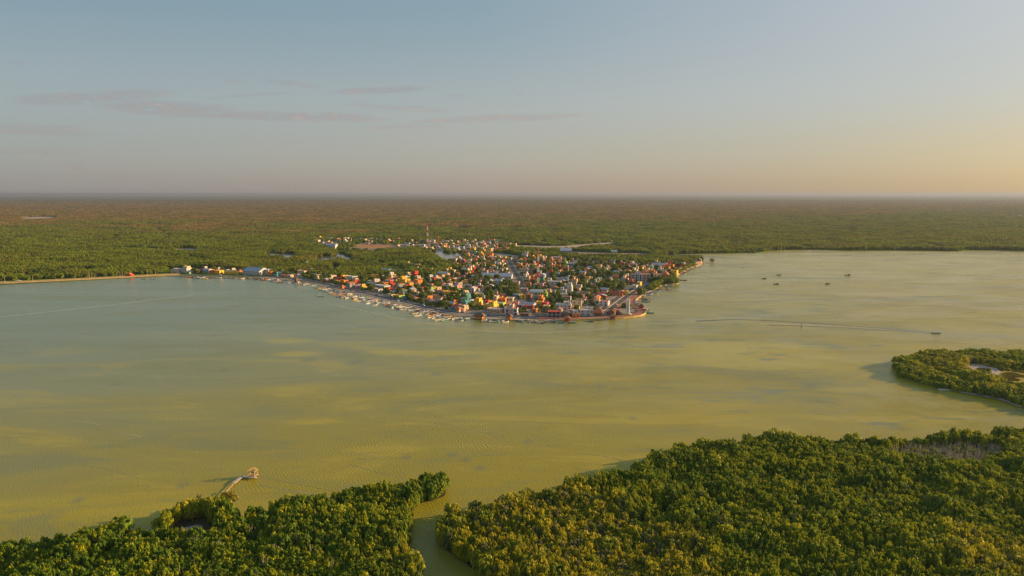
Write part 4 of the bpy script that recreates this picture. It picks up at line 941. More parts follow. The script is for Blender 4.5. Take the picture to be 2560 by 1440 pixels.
# white tower on the point
p = at(1569.5, 786.5, LAND); t = empty('lookout_tower', (p.x, p.y, LAND), R(-14), 'tall slim white tower on the point of the town', 'tower'); LMK.append(('the white tower', (p.x, p.y))); OCC.append((p.x, p.y, 9))
b = MB(); [b.box(-5 + i * .9, -4 + i * .8, .1 + i * .35, 3.8 - i * .7, 3.5 - i * .6, .45 + i * .35) for i in range(3)]; b.build('plinth', mat('plinth_ochre', (.66, .48, .2), .8, .1), t)
b = MB(); b.add([(-1.5, -1.3, 1), (1.5, -1.3, 1), (1.5, 1.3, 1), (-1.5, 1.3, 1), (-1.75, -1.5, 15), (1.75, -1.5, 15), (1.75, 1.5, 15), (-1.75, 1.5, 15)], [(4, 5, 6, 7), (0, 1, 5, 4), (1, 2, 6, 5), (2, 3, 7, 6), (3, 0, 4, 7)]); b.build('shaft', mat('tower_white', (.86, .84, .83), .7, .03), t)
b = MB(); b.box(-.15, -1.62, 2.5, .15, -1.50, 13.6); b.build('window_slit', m_glass, t)
for x in (-1.35, 1.0): MB().box(x, -.4, 15, x + .35, .4, 17.3).build('fin', mat('fin_peach', (.66, .45, .3), .8, .1), t)
MB().box(-1.9, -1.65, 14.9, 1.9, 1.65, 15.2).build('cornice', m_trim, t)
TOWERP = p

def thatch_hut(px, py, w_, d_, h_, label, stilts=1.2, rot=0, wall=None, roofm='thatch', name='palapa'):
    p = at(px, py, .1); t = empty(name, (p.x, p.y, 0), R(rot), label, 'palapa'); X, Y = w_ / 2, d_ / 2
    MB().box(-X, -Y, stilts - .2, X, Y, stilts).build('deck', m_wood, t)
    for x in (-X + .2, X - .2):
        for y in (-Y + .2, Y - .2): MB().tube((x, y, -1), (x, y, stilts + h_), .14, .14, 5).build('post', m_wood, t)
    if wall: MB().box(-X * .7, -Y * .7, stilts, X * .7, Y * .7, stilts + h_ * .8).build('wall', wm(wall), t)
    MB().hip(-X, -Y, X, Y, stilts + h_, min(w_, d_) * .55, None, .5, .3).build('roof', rm(roofm), t)
    OCC.append((p.x, p.y, w_)); return t
thatch_hut(1780, 656, 7, 6, 3, 'thatched hut on stilts out in the water beyond the east tip', 1.6, 10, 'brown')
thatch_hut(1198, 798, 11, 6, 2.6, 'broad brown thatched jetty hut left of the south shore moorings', .8, -15, 'orange')
thatch_hut(1272, 800, 6, 5, 3, 'brown thatched hut with orange side standing at the south shore', .8, -10, 'orange')
thatch_hut(1417, 804, 6, 5, 2.6, 'small red thatched hut over the water below the restaurant', .8, -5, 'red', 'tile')
thatch_hut(1531, 799, 6, 4.5, 2.6, 'grey thatched hut at the sea wall left of the white tower', .8, 5, 'brown')
thatch_hut(855, 724, 7, 5, 3, 'reddish thatched hut among the west moorings', .8, -35, 'orange', 'tile')
thatch_hut(741, 706, 6, 5, 3, 'brown thatched hut at the far left of the west moorings', .8, -35, 'brown')
thatch_hut(1146, 781, 6, 5, 3, 'small orange-walled hut on the west moorings shore', .8, -35, 'peach', 'tile')
thatch_hut(1604, 772, 6, 4, 2, 'dark thatched hut at the right end of the sea wall', 1.0, -20, 'red')
p = at(320, 689.5, 1.8); t = empty('kiosk', (p.x, p.y, 1.7), R(-25), 'orange-roofed red roadside kiosk beside the causeway', 'kiosk')
MB().box(-6.5, 0, 0, 6.5, 5, 2.4).build('wall', wm('red'), t); MB().hip(-3.5, .4, 3.5, 4.6, 2.4, 2.6, None, .4).build('roof', rm('orange'), t); link('door', wmesh(1.3, 2.2, 'door'), None, t, (0, 0, .02))

def pier(P, wd, z, label, mtl, name='jetty', post=4.0, cat='jetty'):
    t = empty(name, (P[0][0], P[0][1], 0), 0, label, cat); o = Vector((P[0][0], P[0][1], 0))
    for a, b_ in zip(P[:-1], P[1:]):
        a = Vector((a[0], a[1], z)) - o; b2 = Vector((b_[0], b_[1], z)) - o; d = (b2 - a); ln = d.length; d.normalize(); nn = Vector((-d.y, d.x, 0)) * wd / 2
        b = MB(); v = [a - nn, b2 - nn, b2 + nn, a + nn]; v += [q - Vector((0, 0, .22)) for q in v]
        b.add(v, [(0, 1, 2, 3), (7, 6, 5, 4), (0, 4, 5, 1), (1, 5, 6, 2), (2, 6, 7, 3), (3, 7, 4, 0)]); b.build('deck', mtl, t)
        for k in range(int(ln / post) + 1):
            for s_ in (-1, 1):
                q = a + d * min(k * post + .3, ln - .2) + nn * .9 * s_; MB().tube((q.x, q.y, -1.2), (q.x, q.y, z + .25), .12, .12, 4).build('post', m_wood, t)
    return t
m_pk = mat('reddish_deck', (.46, .2, .15), .8, .15, 1)
pier([at(1584, 745), at(1616, 746.5), at(1616, 747)], 3.2, .9, 'long reddish jetty on the east shore above the white tower', m_pk)
pier([at(1614, 747.5), at(1629, 748)], 5.5, 1.15, 'wide reddish landing stage at the end of the long jetty', m_pk, 'landing_stage', cat='landing stage')
pier([at(1600, 737), at(1646, 740)], 1.6, .7, 'thin grey jetty behind the long reddish jetty', m_pale)
pier([at(1632, 724), at(1675, 722), at(1672, 727)], 1.8, .9, 'timber jetty with many posts in the east bay', m_wood, post=2.5)
pier([at(1757, 660), at(1778, 657)], 1.4, .8, 'footbridge out to the thatched hut on stilts', m_wood)
pier([at(1690, 697), at(1703, 700)], 1.8, .7, 'short red jetty beside the east shore trees', m_pk)
pier([at(1192, 793), at(1248, 799)], 3.4, .8, 'broad grey landing right of the jetty hut', m_conc, post=5)
for i, (x, y, dx, dy, lb) in enumerate([(905, 745, -6, 3, 'left of the teal-fronted house'), (985, 762, -8, 4, 'in front of the bright yellow long house'), (1072, 783, -8, 4, 'in front of the blue and white house'), (1128, 792, -10, 2, 'left of the jetty hut')]):
    pier([at(x, y), at(x + dx, y + dy)], 1.3, .6, 'narrow wooden jetty on the west shore ' + lb, m_wood)

# ------------------------------------------------------------------ timber walkway and hut frame in the foreground
t = empty('walkway', tuple(at(606, 1189)), 0, 'bent plank walkway over the shallows near the left thicket', 'walkway')
o0 = at(606, 1189, 0)
def plank(a, b_, wd, z, nm, m, th=.16):
    a = Vector((a[0], a[1], z)) - o0; b2 = Vector((b_[0], b_[1], z)) - o0; a.z = b2.z = z; d = (b2 - a).normalized(); nn = Vector((-d.y, d.x, 0)) * wd / 2
    v = [a - nn, b2 - nn, b2 + nn, a + nn]; v += [q - Vector((0, 0, th)) for q in v]
    return MB().add(v, [(0, 1, 2, 3), (7, 6, 5, 4), (0, 4, 5, 1), (1, 5, 6, 2), (2, 6, 7, 3), (3, 7, 4, 0)]).build(nm, m, t)
plank(at(603, 1190, .8), at(641, 1193.5, .8), 1.2, .8, 'deck', m_pale)
plank(at(583.5, 1208, .8), at(605, 1190, .8), 1.5, .8, 'deck', m_pale)
plank(at(585, 1208, .75), at(555, 1240, .75), .22, .74, 'handrail', mat('tan_pole', (.6, .42, .2), .8, .1))  # handrail poles of a lighter tan wood
plank(at(548, 1238, .75), at(561, 1226, .75), .2, .9, 'handrail', mat('tan_pole', (.6, .42, .2)))
plank(at(561, 1226, .75), at(564, 1229, .75), .2, .9, 'handrail', mat('tan_pole', (.6, .42, .2)))
for f in range(12):
    q = at(548 + 57 * f / 11, 1245 - 54 * f / 11) - o0; MB().tube((q.x, q.y, -1), (q.x, q.y, 1.0), .07, .07, 4).build('post', m_wood, t)
for f in range(6):
    q = at(607 + 33 * f / 5, 1191 + 3 * f / 5) - o0; MB().tube((q.x, q.y, -1), (q.x, q.y, 1.0), .09, .09, 4).build('post', m_wood, t)
q = at(632, 1192); t = empty('hut_frame', tuple(q), R(-12), 'unroofed hut frame of golden poles at the end of the plank walkway', 'hut frame')
mg = mat('golden_pole', (.70, .46, .17), .8, .15)
X, Y = 1.65, 1.3
for x in (-X, 0, X):
    for y in (-Y, Y): MB().tube((x, y, -1), (x, y, 3.0), .10, .09, 5).build('post', mg, t)
for a, b_ in (((-X, -Y, 2.9), (X, -Y, 2.9)), ((-X, Y, 2.9), (X, Y, 2.9)), ((-X, -Y, 2.9), (-X, Y, 2.9)), ((X, -Y, 2.9), (X, Y, 2.9)), ((-X * .5, 0, 4.2), (X * .5, 0, 4.2)), ((-X, -Y, 1.0), (X, -Y, 1.0)), ((X, -Y, 1.0), (X, Y, 1.0)), ((-X, -Y, 1.0), (-X, Y, 1.0))):
    MB().tube(a, b_, .09, .09, 5).build('beam', mg, t)
for x in (-X, -X * .5, 0, X * .5, X):
    for y in (-Y, Y): MB().tube((x, y, 2.9), (max(-X * .5, min(X * .5, x)), 0, 4.2), .07, .07, 4).build('rafter', mg, t)
for a, b_ in (((X, -Y, 1), (X, 0, 3)), ((X, Y, 1), (X, 0, 3)), ((-X, -Y, 1), (-X, 0, 3))): MB().tube(a, b_, .07, .07, 4).build('brace', mg, t)
MB().box(-X - .2, -Y - .2, .65, X + .2, Y + .2, .8).build('floor', m_wood, t)
MB().box(-X * .45, -.2, 1.9, X * .6, Y - .2, 2.6).build('hammock_cloth', mat('dark_cloth', (.10, .10, .16), .9, .2), t)

# ------------------------------------------------------------------ poles
def pole(px, py, hpx, label, z=1.75, arm=True, name='utility_pole', cat='utility pole', group='poles along the causeway', mtl=None):
    p = at(px, py, z); s = mpp(px, py, z); h = hpx * s; t = empty(name, (p.x, p.y, z - .3), R(-25), label, cat, group)
    MB().tube((0, 0, 0), (0, 0, h), .22, .15, 5).build('pole', mtl or mat('pole_concrete', (.55, .47, .33), .8, .1), t)
    if arm: MB().box(-1.1, -.08, h - .8, 1.1, .08, h - .6).build('crossarm', m_wood, t)
    return t
for px, py, h, lb in [(12.5, 706.5, 15, 'utility pole at the left edge, left of the white car'), (82.5, 704, 16, 'utility pole right of the white car on the causeway'), (144, 700.5, 5, 'short stub pole in the middle of the causeway'),
                      (224, 695.5, 13, 'left pole of the pair midway along the causeway'), (230, 695.2, 13, 'right pole of the pair midway along the causeway'), (300, 691.5, 13, 'pole a little left of the orange-roofed kiosk'),
                      (306, 691, 13, 'yellowish pole just left of the orange-roofed kiosk'), (368, 688, 14, 'first pole right of the orange-roofed kiosk'), (389, 687, 14, 'second pole right of the kiosk, near the causeway end')]:
    pole(px, py, h, lb, arm=h > 8)
TP_ = [(1060, 771, 26), (1242, 783, 16), (1341, 790, 14), (1157, 728, 14), (1030, 688, 12), (868, 680, 11), (881, 682, 9), (1222, 684, 10), (1452, 742, 14), (1470, 714, 14), (1516, 700, 12), (1365, 770, 16), (430, 685, 14), (492, 684, 13), (638, 688, 13), (686, 684, 12), (782, 698, 14), (926, 716, 18), (952, 728, 18), (1115, 690, 10), (1178, 690, 12), (1405, 700, 10), (1578, 778, 14), (1545, 752, 12), (1600, 726, 10), (1024, 700, 13), (1290, 770, 14), (1134, 770, 14), (1492, 722, 14), (1330, 690, 12)]
POLEQ = []
for px, py, h in TP_: POLEQ.append((pole(px, py, h, 'x', LAND + .3, True, 'street_pole', 'street pole', 'power poles in the town streets', mat('pole_grey', (.42, .40, .37), .8, .1)), 'grey power pole'))

# ------------------------------------------------------------------ labels that single out each fill object by its nearest landmark
ORD = ['leftmost', 'second', 'third', 'fourth', 'fifth', 'sixth', 'seventh', 'eighth', 'ninth', 'tenth', 'eleventh', 'twelfth', 'thirteenth', 'fourteenth', 'fifteenth', 'sixteenth']
LABQ = list(POLEQ)       # (object, description)
def relation(p):
    best = min(LMK, key=lambda q: (q[1][0] - p[0]) ** 2 + ((q[1][1] - p[1]) * .8) ** 2)
    dx, dy = p[0] - best[1][0], p[1] - best[1][1]
    w_ = ('right of ' if dx > 0 else 'left of ') if abs(dx) > abs(dy) else ('behind ' if dy > 0 else 'in front of ')
    return w_ + best[0]
def finish_labels():
    g = {}
    for o, d in LABQ: g.setdefault((d, relation(o.location)), []).append(o)
    for (d, rl), os_ in g.items():
        os_.sort(key=lambda o: topix(o.location)[0])
        for i, o in enumerate(os_):
            if len(os_) == 1: o['label'] = d + ', ' + rl
            elif i == len(os_) - 1: o['label'] = '%s, rightmost, %s' % (d, rl)
            else: o['label'] = '%s, %s, %s' % (d, ORD[i] + ('' if i == 0 else ' from left'), rl)

# ------------------------------------------------------------------ the other houses
def free(x, y, r):
    for (a, b_, c_) in OCC:
        if (a - x) ** 2 + (b_ - y) ** 2 < (c_ + r) ** 2: return False
    return True
def segdist(P, x, y):
    d = 1e9
    for a, b_ in zip(P[:-1], P[1:]):
        ax, ay, bx, by = a[0], a[1], b_[0], b_[1]; t_ = max(0, min(1, ((x - ax) * (bx - ax) + (y - ay) * (by - ay)) / max(1e-6, (bx - ax) ** 2 + (by - ay) ** 2)))
        d = min(d, math.hypot(x - ax - t_ * (bx - ax), y - ay - t_ * (by - ay)))
    return d
PALS = {'w': ['white'] * 4 + ['orange'] * 2 + ['red'] * 2 + ['brown'] + ['cream'] * 4 + ['peach'] * 3 + ['yellow'] * 3 + ['pink'] * 2 + ['orange', 'pale blue', 'grey', 'grey', 'teal', 'red', 'lilac', 'lime green', 'mint green'],
        'e': ['orange'] * 4 + ['yellow'] * 3 + ['cream'] * 3 + ['white'] * 3 + ['red'] * 3 + ['peach', 'peach', 'teal', 'brown', 'brown', 'mint green', 'pink'],
        'b': ['white'] * 5 + ['cream'] * 4 + ['peach'] * 2 + ['orange', 'yellow', 'pale blue', 'pink', 'grey']}
ROADS = [(wf, 6.5), (ppoly([(1272, 652), (1283, 675), (1298, 700), (1312, 735), (1330, 765), (1340, 792)]), 7), (av, 15)]
BLOCK = LAG + FLATS
def inblock(x, y): return any(pin(q, x, y) for q in BLOCK)
ZONES = [ # polygon, rotation, spacing x, y, palette, probability
    (ppoly([(780, 690), (900, 697), (1000, 696), (1015, 688), (1130, 700), (1175, 725), (1205, 785), (1110, 778), (1060, 766), (980, 748), (900, 730), (840, 715), (770, 699)]), -41, 14, 13.5, 'w', .85),
    (ppoly([(1130, 700), (1090, 682), (1120, 676), (1200, 668), (1200, 645), (1300, 640), (1440, 650), (1560, 660), (1560, 690), (1560, 735), (1505, 765), (1470, 792), (1205, 787), (1175, 725)]), -13, 15.0, 15.0, 'w', .80),
    (ppoly([(1560, 660), (1620, 660), (1700, 662), (1700, 672), (1690, 680), (1682, 700), (1650, 706), (1610, 712), (1560, 735)]), -20, 14, 14, 'e', .80),
    (ppoly([(1505, 765), (1560, 735), (1575, 722), (1580, 735), (1520, 790), (1480, 792)]), -22, 12, 12, 'e', .85),
    (ppoly([(1700, 664), (1748, 656), (1752, 659), (1722, 668), (1700, 676)]), -30, 11, 10, 'e', .8),
    (ppoly([(960, 615), (1110, 606), (1240, 604), (1285, 612), (1280, 628), (1190, 636), (1140, 628), (1000, 624)]), -10, 18, 26, 'b', .85),
    (ppoly([(775, 611), (800, 599), (960, 599), (1060, 603), (1060, 610), (965, 610), (860, 613)]), -15, 24, 28, 'b', .5),
    (ppoly([(430, 686), (560, 686.5), (660, 688.5), (745, 697), (760, 690), (700, 680), (560, 679), (430, 681)]), -24, 13, 12, 'w', .9),
    (ppoly([(1010, 662), (1080, 660), (1110, 672), (1080, 684), (1015, 680)]), -12, 18, 16, 'w', .55),
    (ppoly([(1120, 650), (1180, 634), (1230, 630), (1228, 645), (1200, 668), (1130, 664)]), -12, 17, 17, 'w', .5),
    (ppoly([(700, 684), (720, 664), (790, 662), (820, 678), (800, 692), (740, 690)]), -30, 17, 17, 'w', .6)]
TREESP = []; nh = 0
hr = random.Random(11)
for zi, (poly, rot, sx, sy, pal, pr) in enumerate(ZONES):
    c_, s_ = math.cos(R(rot)), math.sin(R(rot)); cx = sum(p[0] for p in poly) / len(poly); cy = sum(p[1] for p in poly) / len(poly)
    ext = max(math.hypot(p[0] - cx, p[1] - cy) for p in poly); ni = int(ext / sx) + 1; nj = int(ext / sy) + 1
    for j in range(-nj, nj + 1):
        for i in range(-ni, ni + 1):
            u_, v_ = i * sx + hr.uniform(-1.6, 1.6) + (i // 4) * 3.5, j * sy + hr.uniform(-1.6, 1.6) + (j // 2) * 4.0
            x = cx + u_ * c_ - v_ * s_; y = cy + u_ * s_ + v_ * c_
            if not pin(poly, x, y) or inblock(x, y): continue
            if any(segdist(P, x, y) < d + 4 for P, d in ROADS): continue
            big = 1.35 if y > 1300 else 1.0
            wd, dp = hr.uniform(5.6, 10.4) * big, hr.uniform(5.5, 9) * big
            ok = free(x, y, max(wd, dp) * .40)
            if not ok or hr.random() > pr:
                if free(x, y, 2.0): TREESP.append((x, y))
                continue
            if nh >= 262 and False: continue
            st = 2 if hr.random() < .2 else 1; hh = (2.7 if st == 1 else 5.3) * hr.uniform(.92, 1.15)
            wc = hr.choice(PALS[pal]); rr = hr.random()
            style, roof = ('flat', hr.choice(['grey', 'grey', 'white', 'red', 'red', 'tile', 'tile'])) if rr < .72 else ('gable', hr.choice(['metal', 'red', 'rust', 'white'])) if rr < .86 else ('gabley', hr.choice(['metal', 'tile', 'rust'])) if rr < .94 else ('hip', hr.choice(['tile', 'thatch']))
            up = None
            if style == 'flat' and hr.random() < .38: a = hr.uniform(0, .5); up = (a, a + hr.uniform(.3, .5), .2, .95, 2.6, hr.choice([wc, wc, 'white', 'cream']))
            tk = 1 if style == 'flat' and hr.random() < .5 else 0
            a_ = R(rot + hr.uniform(-4, 4)); fx, fy = x + math.sin(a_) * dp / 2, y - math.cos(a_) * dp / 2
            o = house((fx, fy), a_, wd, dp, hh, wc, style, roof, 'x', 'house', 'houses of the fishing town', 'house', hr, up, tk, hr.choice([None, None, None, 'teal', 'red', 'white', 'orange']) if st == 1 else None, detail=True)
            rn = {'flat': {'grey': 'flat grey roof', 'white': 'flat white roof', 'red': 'flat red roof', 'tile': 'flat brown roof'}.get(roof, 'flat roof'), 'gable': {'metal': 'grey metal gable', 'red': 'red gable', 'rust': 'rusty gable', 'white': 'white gable'}.get(roof), 'gabley': {'metal': 'grey front gable', 'tile': 'brown front gable', 'rust': 'rusty front gable'}.get(roof), 'hip': 'brown hipped roof'}[style]
            LABQ.append((o, '%s %s house, %s' % (wc, 'two-storey' if st == 2 else ('stepped' if up else 'low'), rn)))
            OCC.append((x, y, max(wd, dp) * .42)); nh += 1
            if hr.random() < .42: TREESP.append((x + hr.uniform(5, 8) * hr.choice((-1, 1)), y + hr.uniform(5, 8) * hr.choice((-1, 1))))
print('fill houses', nh)
def merge_trees(roots, name, label, cat):
    mats, vs, fs, mi = [], [], [], []
    def rec(o, Mx):
        Mx = Mx @ o.matrix_basis
        if o.type == 'MESH':
            m = o.data.materials[0]
            if m not in mats: mats.append(m)
            k = mats.index(m); n = len(vs); vs.extend(tuple(Mx @ v.co) for v in o.data.vertices)
            for p in o.data.polygons: fs.append(tuple(i + n for i in p.vertices)); mi.append(k)
        for c_ in list(o.children): rec(c_, Mx)
        bpy.data.objects.remove(o)
    for r_ in roots: rec(r_, Matrix.Identity(4))
    me = bpy.data.meshes.new(name); me.from_pydata(vs, [], fs)
    for m in mats: me.materials.append(m)
    me.polygons.foreach_set('material_index', mi); me.update(); o = link(name, me); tag(o, label, cat, None, 'stuff')
own = sum(1 for h_ in hotel if h_[10] == 'house')
HL = sorted([q for q in LABQ if q[0].name.startswith('house')], key=lambda q: q[0].location.y)
keep_h = max(0, 296 - own); gone = HL[keep_h:]; gs = set(id(q) for q in gone); LABQ[:] = [q for q in LABQ if id(q) not in gs]
for q in LABQ: q[0].matrix_basis
merge_trees([q[0] for q in gone], 'back_street_houses', 'small mixed houses of the back streets, far side of the town', 'houses')

# ------------------------------------------------------------------ town trees
TCR = [crown_mesh('crown', 70 + i, 13, 30, .15, .32, m=LM['town']) for i in range(5)]
def trunk_mesh(seed, h=3.2):
    r = random.Random(seed); b = MB(); p = Vector((r.uniform(-.2, .2), r.uniform(-.2, .2), h * .55)); b.tube((0, 0, -.2), p, .28, .2, 6)
    for i in range(4): a = i * 1.6 + r.random(); b.tube(p, p + Vector((math.cos(a) * 1.3, math.sin(a) * 1.3, h * .45)), .14, .06, 5)
    return b.mesh('trunk', m_bark)
TRK = [trunk_mesh(i) for i in range(3)]
def palm_crown(seed):
    r = random.Random(seed); b = MB()
    for i in range(15):
        a = i * 2.4 + r.random() * .3; el = r.uniform(-.2, .8); ln = r.uniform(2.1, 2.9); prev = None
        for k in range(6):
            s_ = k / 5; rad = ln * s_; z = math.sin(el) * ln * s_ - 1.5 * s_ * s_; wd = .38 * math.sin(math.pi * min(1, .12 + s_ * .85)) + .03
            c0 = Vector((math.cos(a) * rad * math.cos(el), math.sin(a) * rad * math.cos(el), z)); nn = Vector((-math.sin(a), math.cos(a), 0)) * wd
            q = (c0 - nn - Vector((0, 0, wd * .5)), c0, c0 + nn - Vector((0, 0, wd * .5)))
            if prev: b.add([*prev, *q], [(0, 1, 4, 3), (1, 2, 5, 4)])
            prev = q
    return b.mesh('fronds', LM['palm'])
PCR = [palm_crown(i) for i in range(3)]
PTR = MB().tube((0, 0, -.2), (.25, .1, 3.4), .2, .15, 6).tube((.25, .1, 3.4), (.35, .1, 6.6), .15, .12, 6).mesh('palm_trunk', m_bark)
def tree(x, y, r, h, label, kind='tree', z=LAND, group='trees of the town', rr=rnd, crowns=None, cat='tree'):
    if kind == 'palm':
        t = empty('palm_tree', (x, y, z), rr.uniform(0, 6.28), label, 'palm tree', group); k = h / 7
        link('trunk', PTR, None, t, (0, 0, 0), (1, 1, k)); link('crown', rr.choice(PCR), None, t, (.35, .1, 6.6 * k), (1.15, 1.15, 1.15))
    else:
        t = empty('broadleaf_tree' if kind == 'tree' else kind, (x, y, z), rr.uniform(0, 6.28), label, cat, group)
        link('trunk', rr.choice(TRK), None, t, (0, 0, 0), (1, 1, h / 6)); link('crown', rr.choice(crowns or TCR), None, t, (0, 0, h * .22), (r, r * rr.uniform(.85, 1.1), h * .80))
    return t
tr_ = random.Random(5)
def tq(x, y, r=None, h=None, kind=None):
    kind = kind or ('palm' if tr_.random() < .16 else 'tree'); r = r or tr_.uniform(2.4, 4.6); h = h or (tr_.uniform(5, 8.5) if kind == 'tree' else tr_.uniform(6, 10))
    o = tree(x, y, r, h, 'x', kind, rr=tr_)
    sz = ('tall palm' if h > 8 else 'short palm') if kind == 'palm' else ('big round tree' if r > 4.0 else 'mid-sized green tree' if r > 3.1 else 'small round tree')
    LABQ.append((o, sz)); OCC.append((x, y, r * .6))
# clumps seen in the photo
for (px, py, n_, sp, kd) in [(1148, 762, 7, 7, 'palm'), (1138, 750, 6, 8, 'tree'), (1282, 742, 5, 7, 'tree'), (1290, 728, 4, 6, 'tree'), (1350, 784, 7, 6, 'palm'), (1362, 786, 4, 6, 'palm'), (1530, 714, 8, 9, 'tree'), (1515, 724, 6, 8, 'tree'), (1545, 722, 5, 8, 'tree'),
                             (1470, 738, 6, 8, 'tree'), (1455, 748, 5, 7, 'tree'), (1118, 738, 3, 5, 'tree'), (1558, 787, 3, 3, 'tree'), (1568, 790, 1, 2, 'palm'), (1578, 786, 2, 2, 'palm'), (1215, 700, 7, 10, 'tree'), (1160, 690, 8, 14, 'tree'), (1190, 672, 9, 16, 'tree'), (1260, 715, 6, 10, 'tree'),
                             (1640, 706, 6, 7, 'tree'), (1660, 708, 6, 6, 'tree'), (1676, 709, 5, 5, 'tree'), (1400, 690, 7, 12, 'tree'), (1440, 690, 6, 12, 'tree'), (1500, 690, 6, 12, 'tree'), (1560, 690, 5, 10, 'tree'), (1345, 682, 5, 10, 'tree'), (1100, 712, 5, 9, 'tree'), (920, 702, 7, 9, 'tree'), (1010, 730, 4, 7, 'tree'), (1060, 745, 4, 6, 'tree'), (880, 716, 3, 6, 'tree'),
                             (655, 682, 4, 6, 'tree'), (700, 688, 4, 8, 'tree'), (495, 683, 3, 6, 'tree'), (770, 692, 4, 8, 'tree'), (1450, 668, 6, 14, 'tree'), (1540, 672, 5, 12, 'tree'), (1250, 730, 4, 8, 'tree'), (1500, 664, 5, 14, 'tree'), (1350, 660, 6, 14, 'tree'), (1580, 676, 5, 10, 'tree')]:
    c0 = at(px, py, LAND)
    for k in range(n_):
        for _ in range(6):
            x, y = c0.x + tr_.gauss(0, sp * .7), c0.y + tr_.gauss(0, sp * .9)
            if free(x, y, 1.2): tq(x, y, None if kd == 'palm' else tr_.uniform(2.8, 5.0), None, kd); break
for (x, y) in TREESP:
    if inblock(x, y) or not free(x, y, 1.0): continue
    if any(segdist(P, x, y) < d - 1 for P, d in ROADS): continue
    tq(x, y)
print('trees', sum(1 for o, d in LABQ if 'house' not in d))
TL = sorted([q for q in LABQ if q[0].name.startswith('broadleaf_tree')], key=lambda q: q[0].location.y); far_t = TL[290:]
gs = set(id(q) for q in far_t); LABQ[:] = [q for q in LABQ if id(q) not in gs]; TP3, TS3 = [], []
for o, _ in far_t:
    cr_ = [c_ for c_ in o.children if c_.name.startswith('crown')][0]; TP3.append((o.location.x, o.location.y, LAND + cr_.location.z)); TS3.append(tuple(cr_.scale))
    for c_ in list(o.children): bpy.data.objects.remove(c_)
    bpy.data.objects.remove(o)
if TP3: scatter('back_street_trees', TP3, TS3, np.arange(len(TP3)) % 5, proto_col('tree_forms', TCR), 'round green trees between the back street houses', 'trees', 4, .03)
# the mangroves that close in round the town, and low yard scrub
X, Y, rs = jgrid(-420, 430, 680, 1900, 6.5, 77)
k = inside(TOWN, X, Y) | inside(TBACK, X, Y) | inside(ROADP, X, Y); k &= inside(far, X, Y) if False else inside(FARLAND, X, Y)
for h in LAG + LAGX + FLATS + [ZONES[9][0]] + [z[0] for z in ZONES[:5]] + [ZONES[7][0], nearer(ZONES[7][0], 14)]: k &= ~inside(h, X, Y)
X, Y = X[k], Y[k]
oc = np.array(OCC); keep = np.ones(len(X), bool)
for a, b_, c_ in oc:
    keep &= (X - a) ** 2 + (Y - b_) ** 2 > (c_ + 2.0) ** 2
    if b_ > 1150: keep &= ~((np.abs(X - a) < c_ + 3) & (Y < b_) & (Y > b_ - 30))
for P, d in [(wf, 20)] + ROADS + [(cw, 9), (pt, 12), ([tuple(TOWERP[:2])] * 2, 40)]:
    for a, b_ in zip(P[:-1], P[1:]):
        L2 = max(1e-6, (b_[0] - a[0]) ** 2 + (b_[1] - a[1]) ** 2); tt = np.clip(((X - a[0]) * (b_[0] - a[0]) + (Y - a[1]) * (b_[1] - a[1])) / L2, 0, 1)
        keep &= np.hypot(X - a[0] - tt * (b_[0] - a[0]), Y - a[1] - tt * (b_[1] - a[1])) > d
back = inside(TBACK, X, Y) & (rs.rand(len(X)) < .72); keep &= ~back
X, Y = X[keep], Y[keep]; n = len(X); a = vnoise(X, Y, 30, 3)
r_ = rs.uniform(3.6, 5.4, n)
scatter('mangrove_belt', np.stack([X, Y, X * 0 + LAND], 1), np.stack([r_, r_, (3.5 + 4 * a) * rs.uniform(.8, 1.2, n)], 1), rs.randint(0, 6, n), pc_far, 'green mangrove belt hugging the edges of the town', 'mangroves', 8, .05)
X, Y, rs = jgrid(-420, 430, 680, 1500, 5.2, 78); k = inside(FARLAND, X, Y) & (vnoise(X, Y, 14, 9) > .42); kk = np.zeros(len(X), bool)
for z in ZONES[:5]: kk |= inside(z[0], X, Y)
k &= kk
for h in LAG + FLATS: k &= ~inside(h, X, Y)
for a, b_, c_ in oc: k &= (X - a) ** 2 + (Y - b_) ** 2 > (c_ + .9) ** 2
for P, d in ROADS:
    for a, b_ in zip(P[:-1], P[1:]):
        L2 = max(1e-6, (b_[0] - a[0]) ** 2 + (b_[1] - a[1]) ** 2); tt = np.clip(((X - a[0]) * (b_[0] - a[0]) + (Y - a[1]) * (b_[1] - a[1])) / L2, 0, 1)
        k &= np.hypot(X - a[0] - tt * (b_[0] - a[0]), Y - a[1] - tt * (b_[1] - a[1])) > d
X, Y = X[k], Y[k]; n = len(X); r_ = rs.uniform(1.0, 2.3, n)
pc_t = proto_col('scrub_forms', TCR)
scatter('yard_scrub', np.stack([X, Y, X * 0 + LAND], 1), np.stack([r_, r_, rs.uniform(1.4, 3.2, n)], 1), rs.randint(0, 5, n), pc_t, 'low green scrub filling the yards between the town houses', 'bushes', 8, .05)
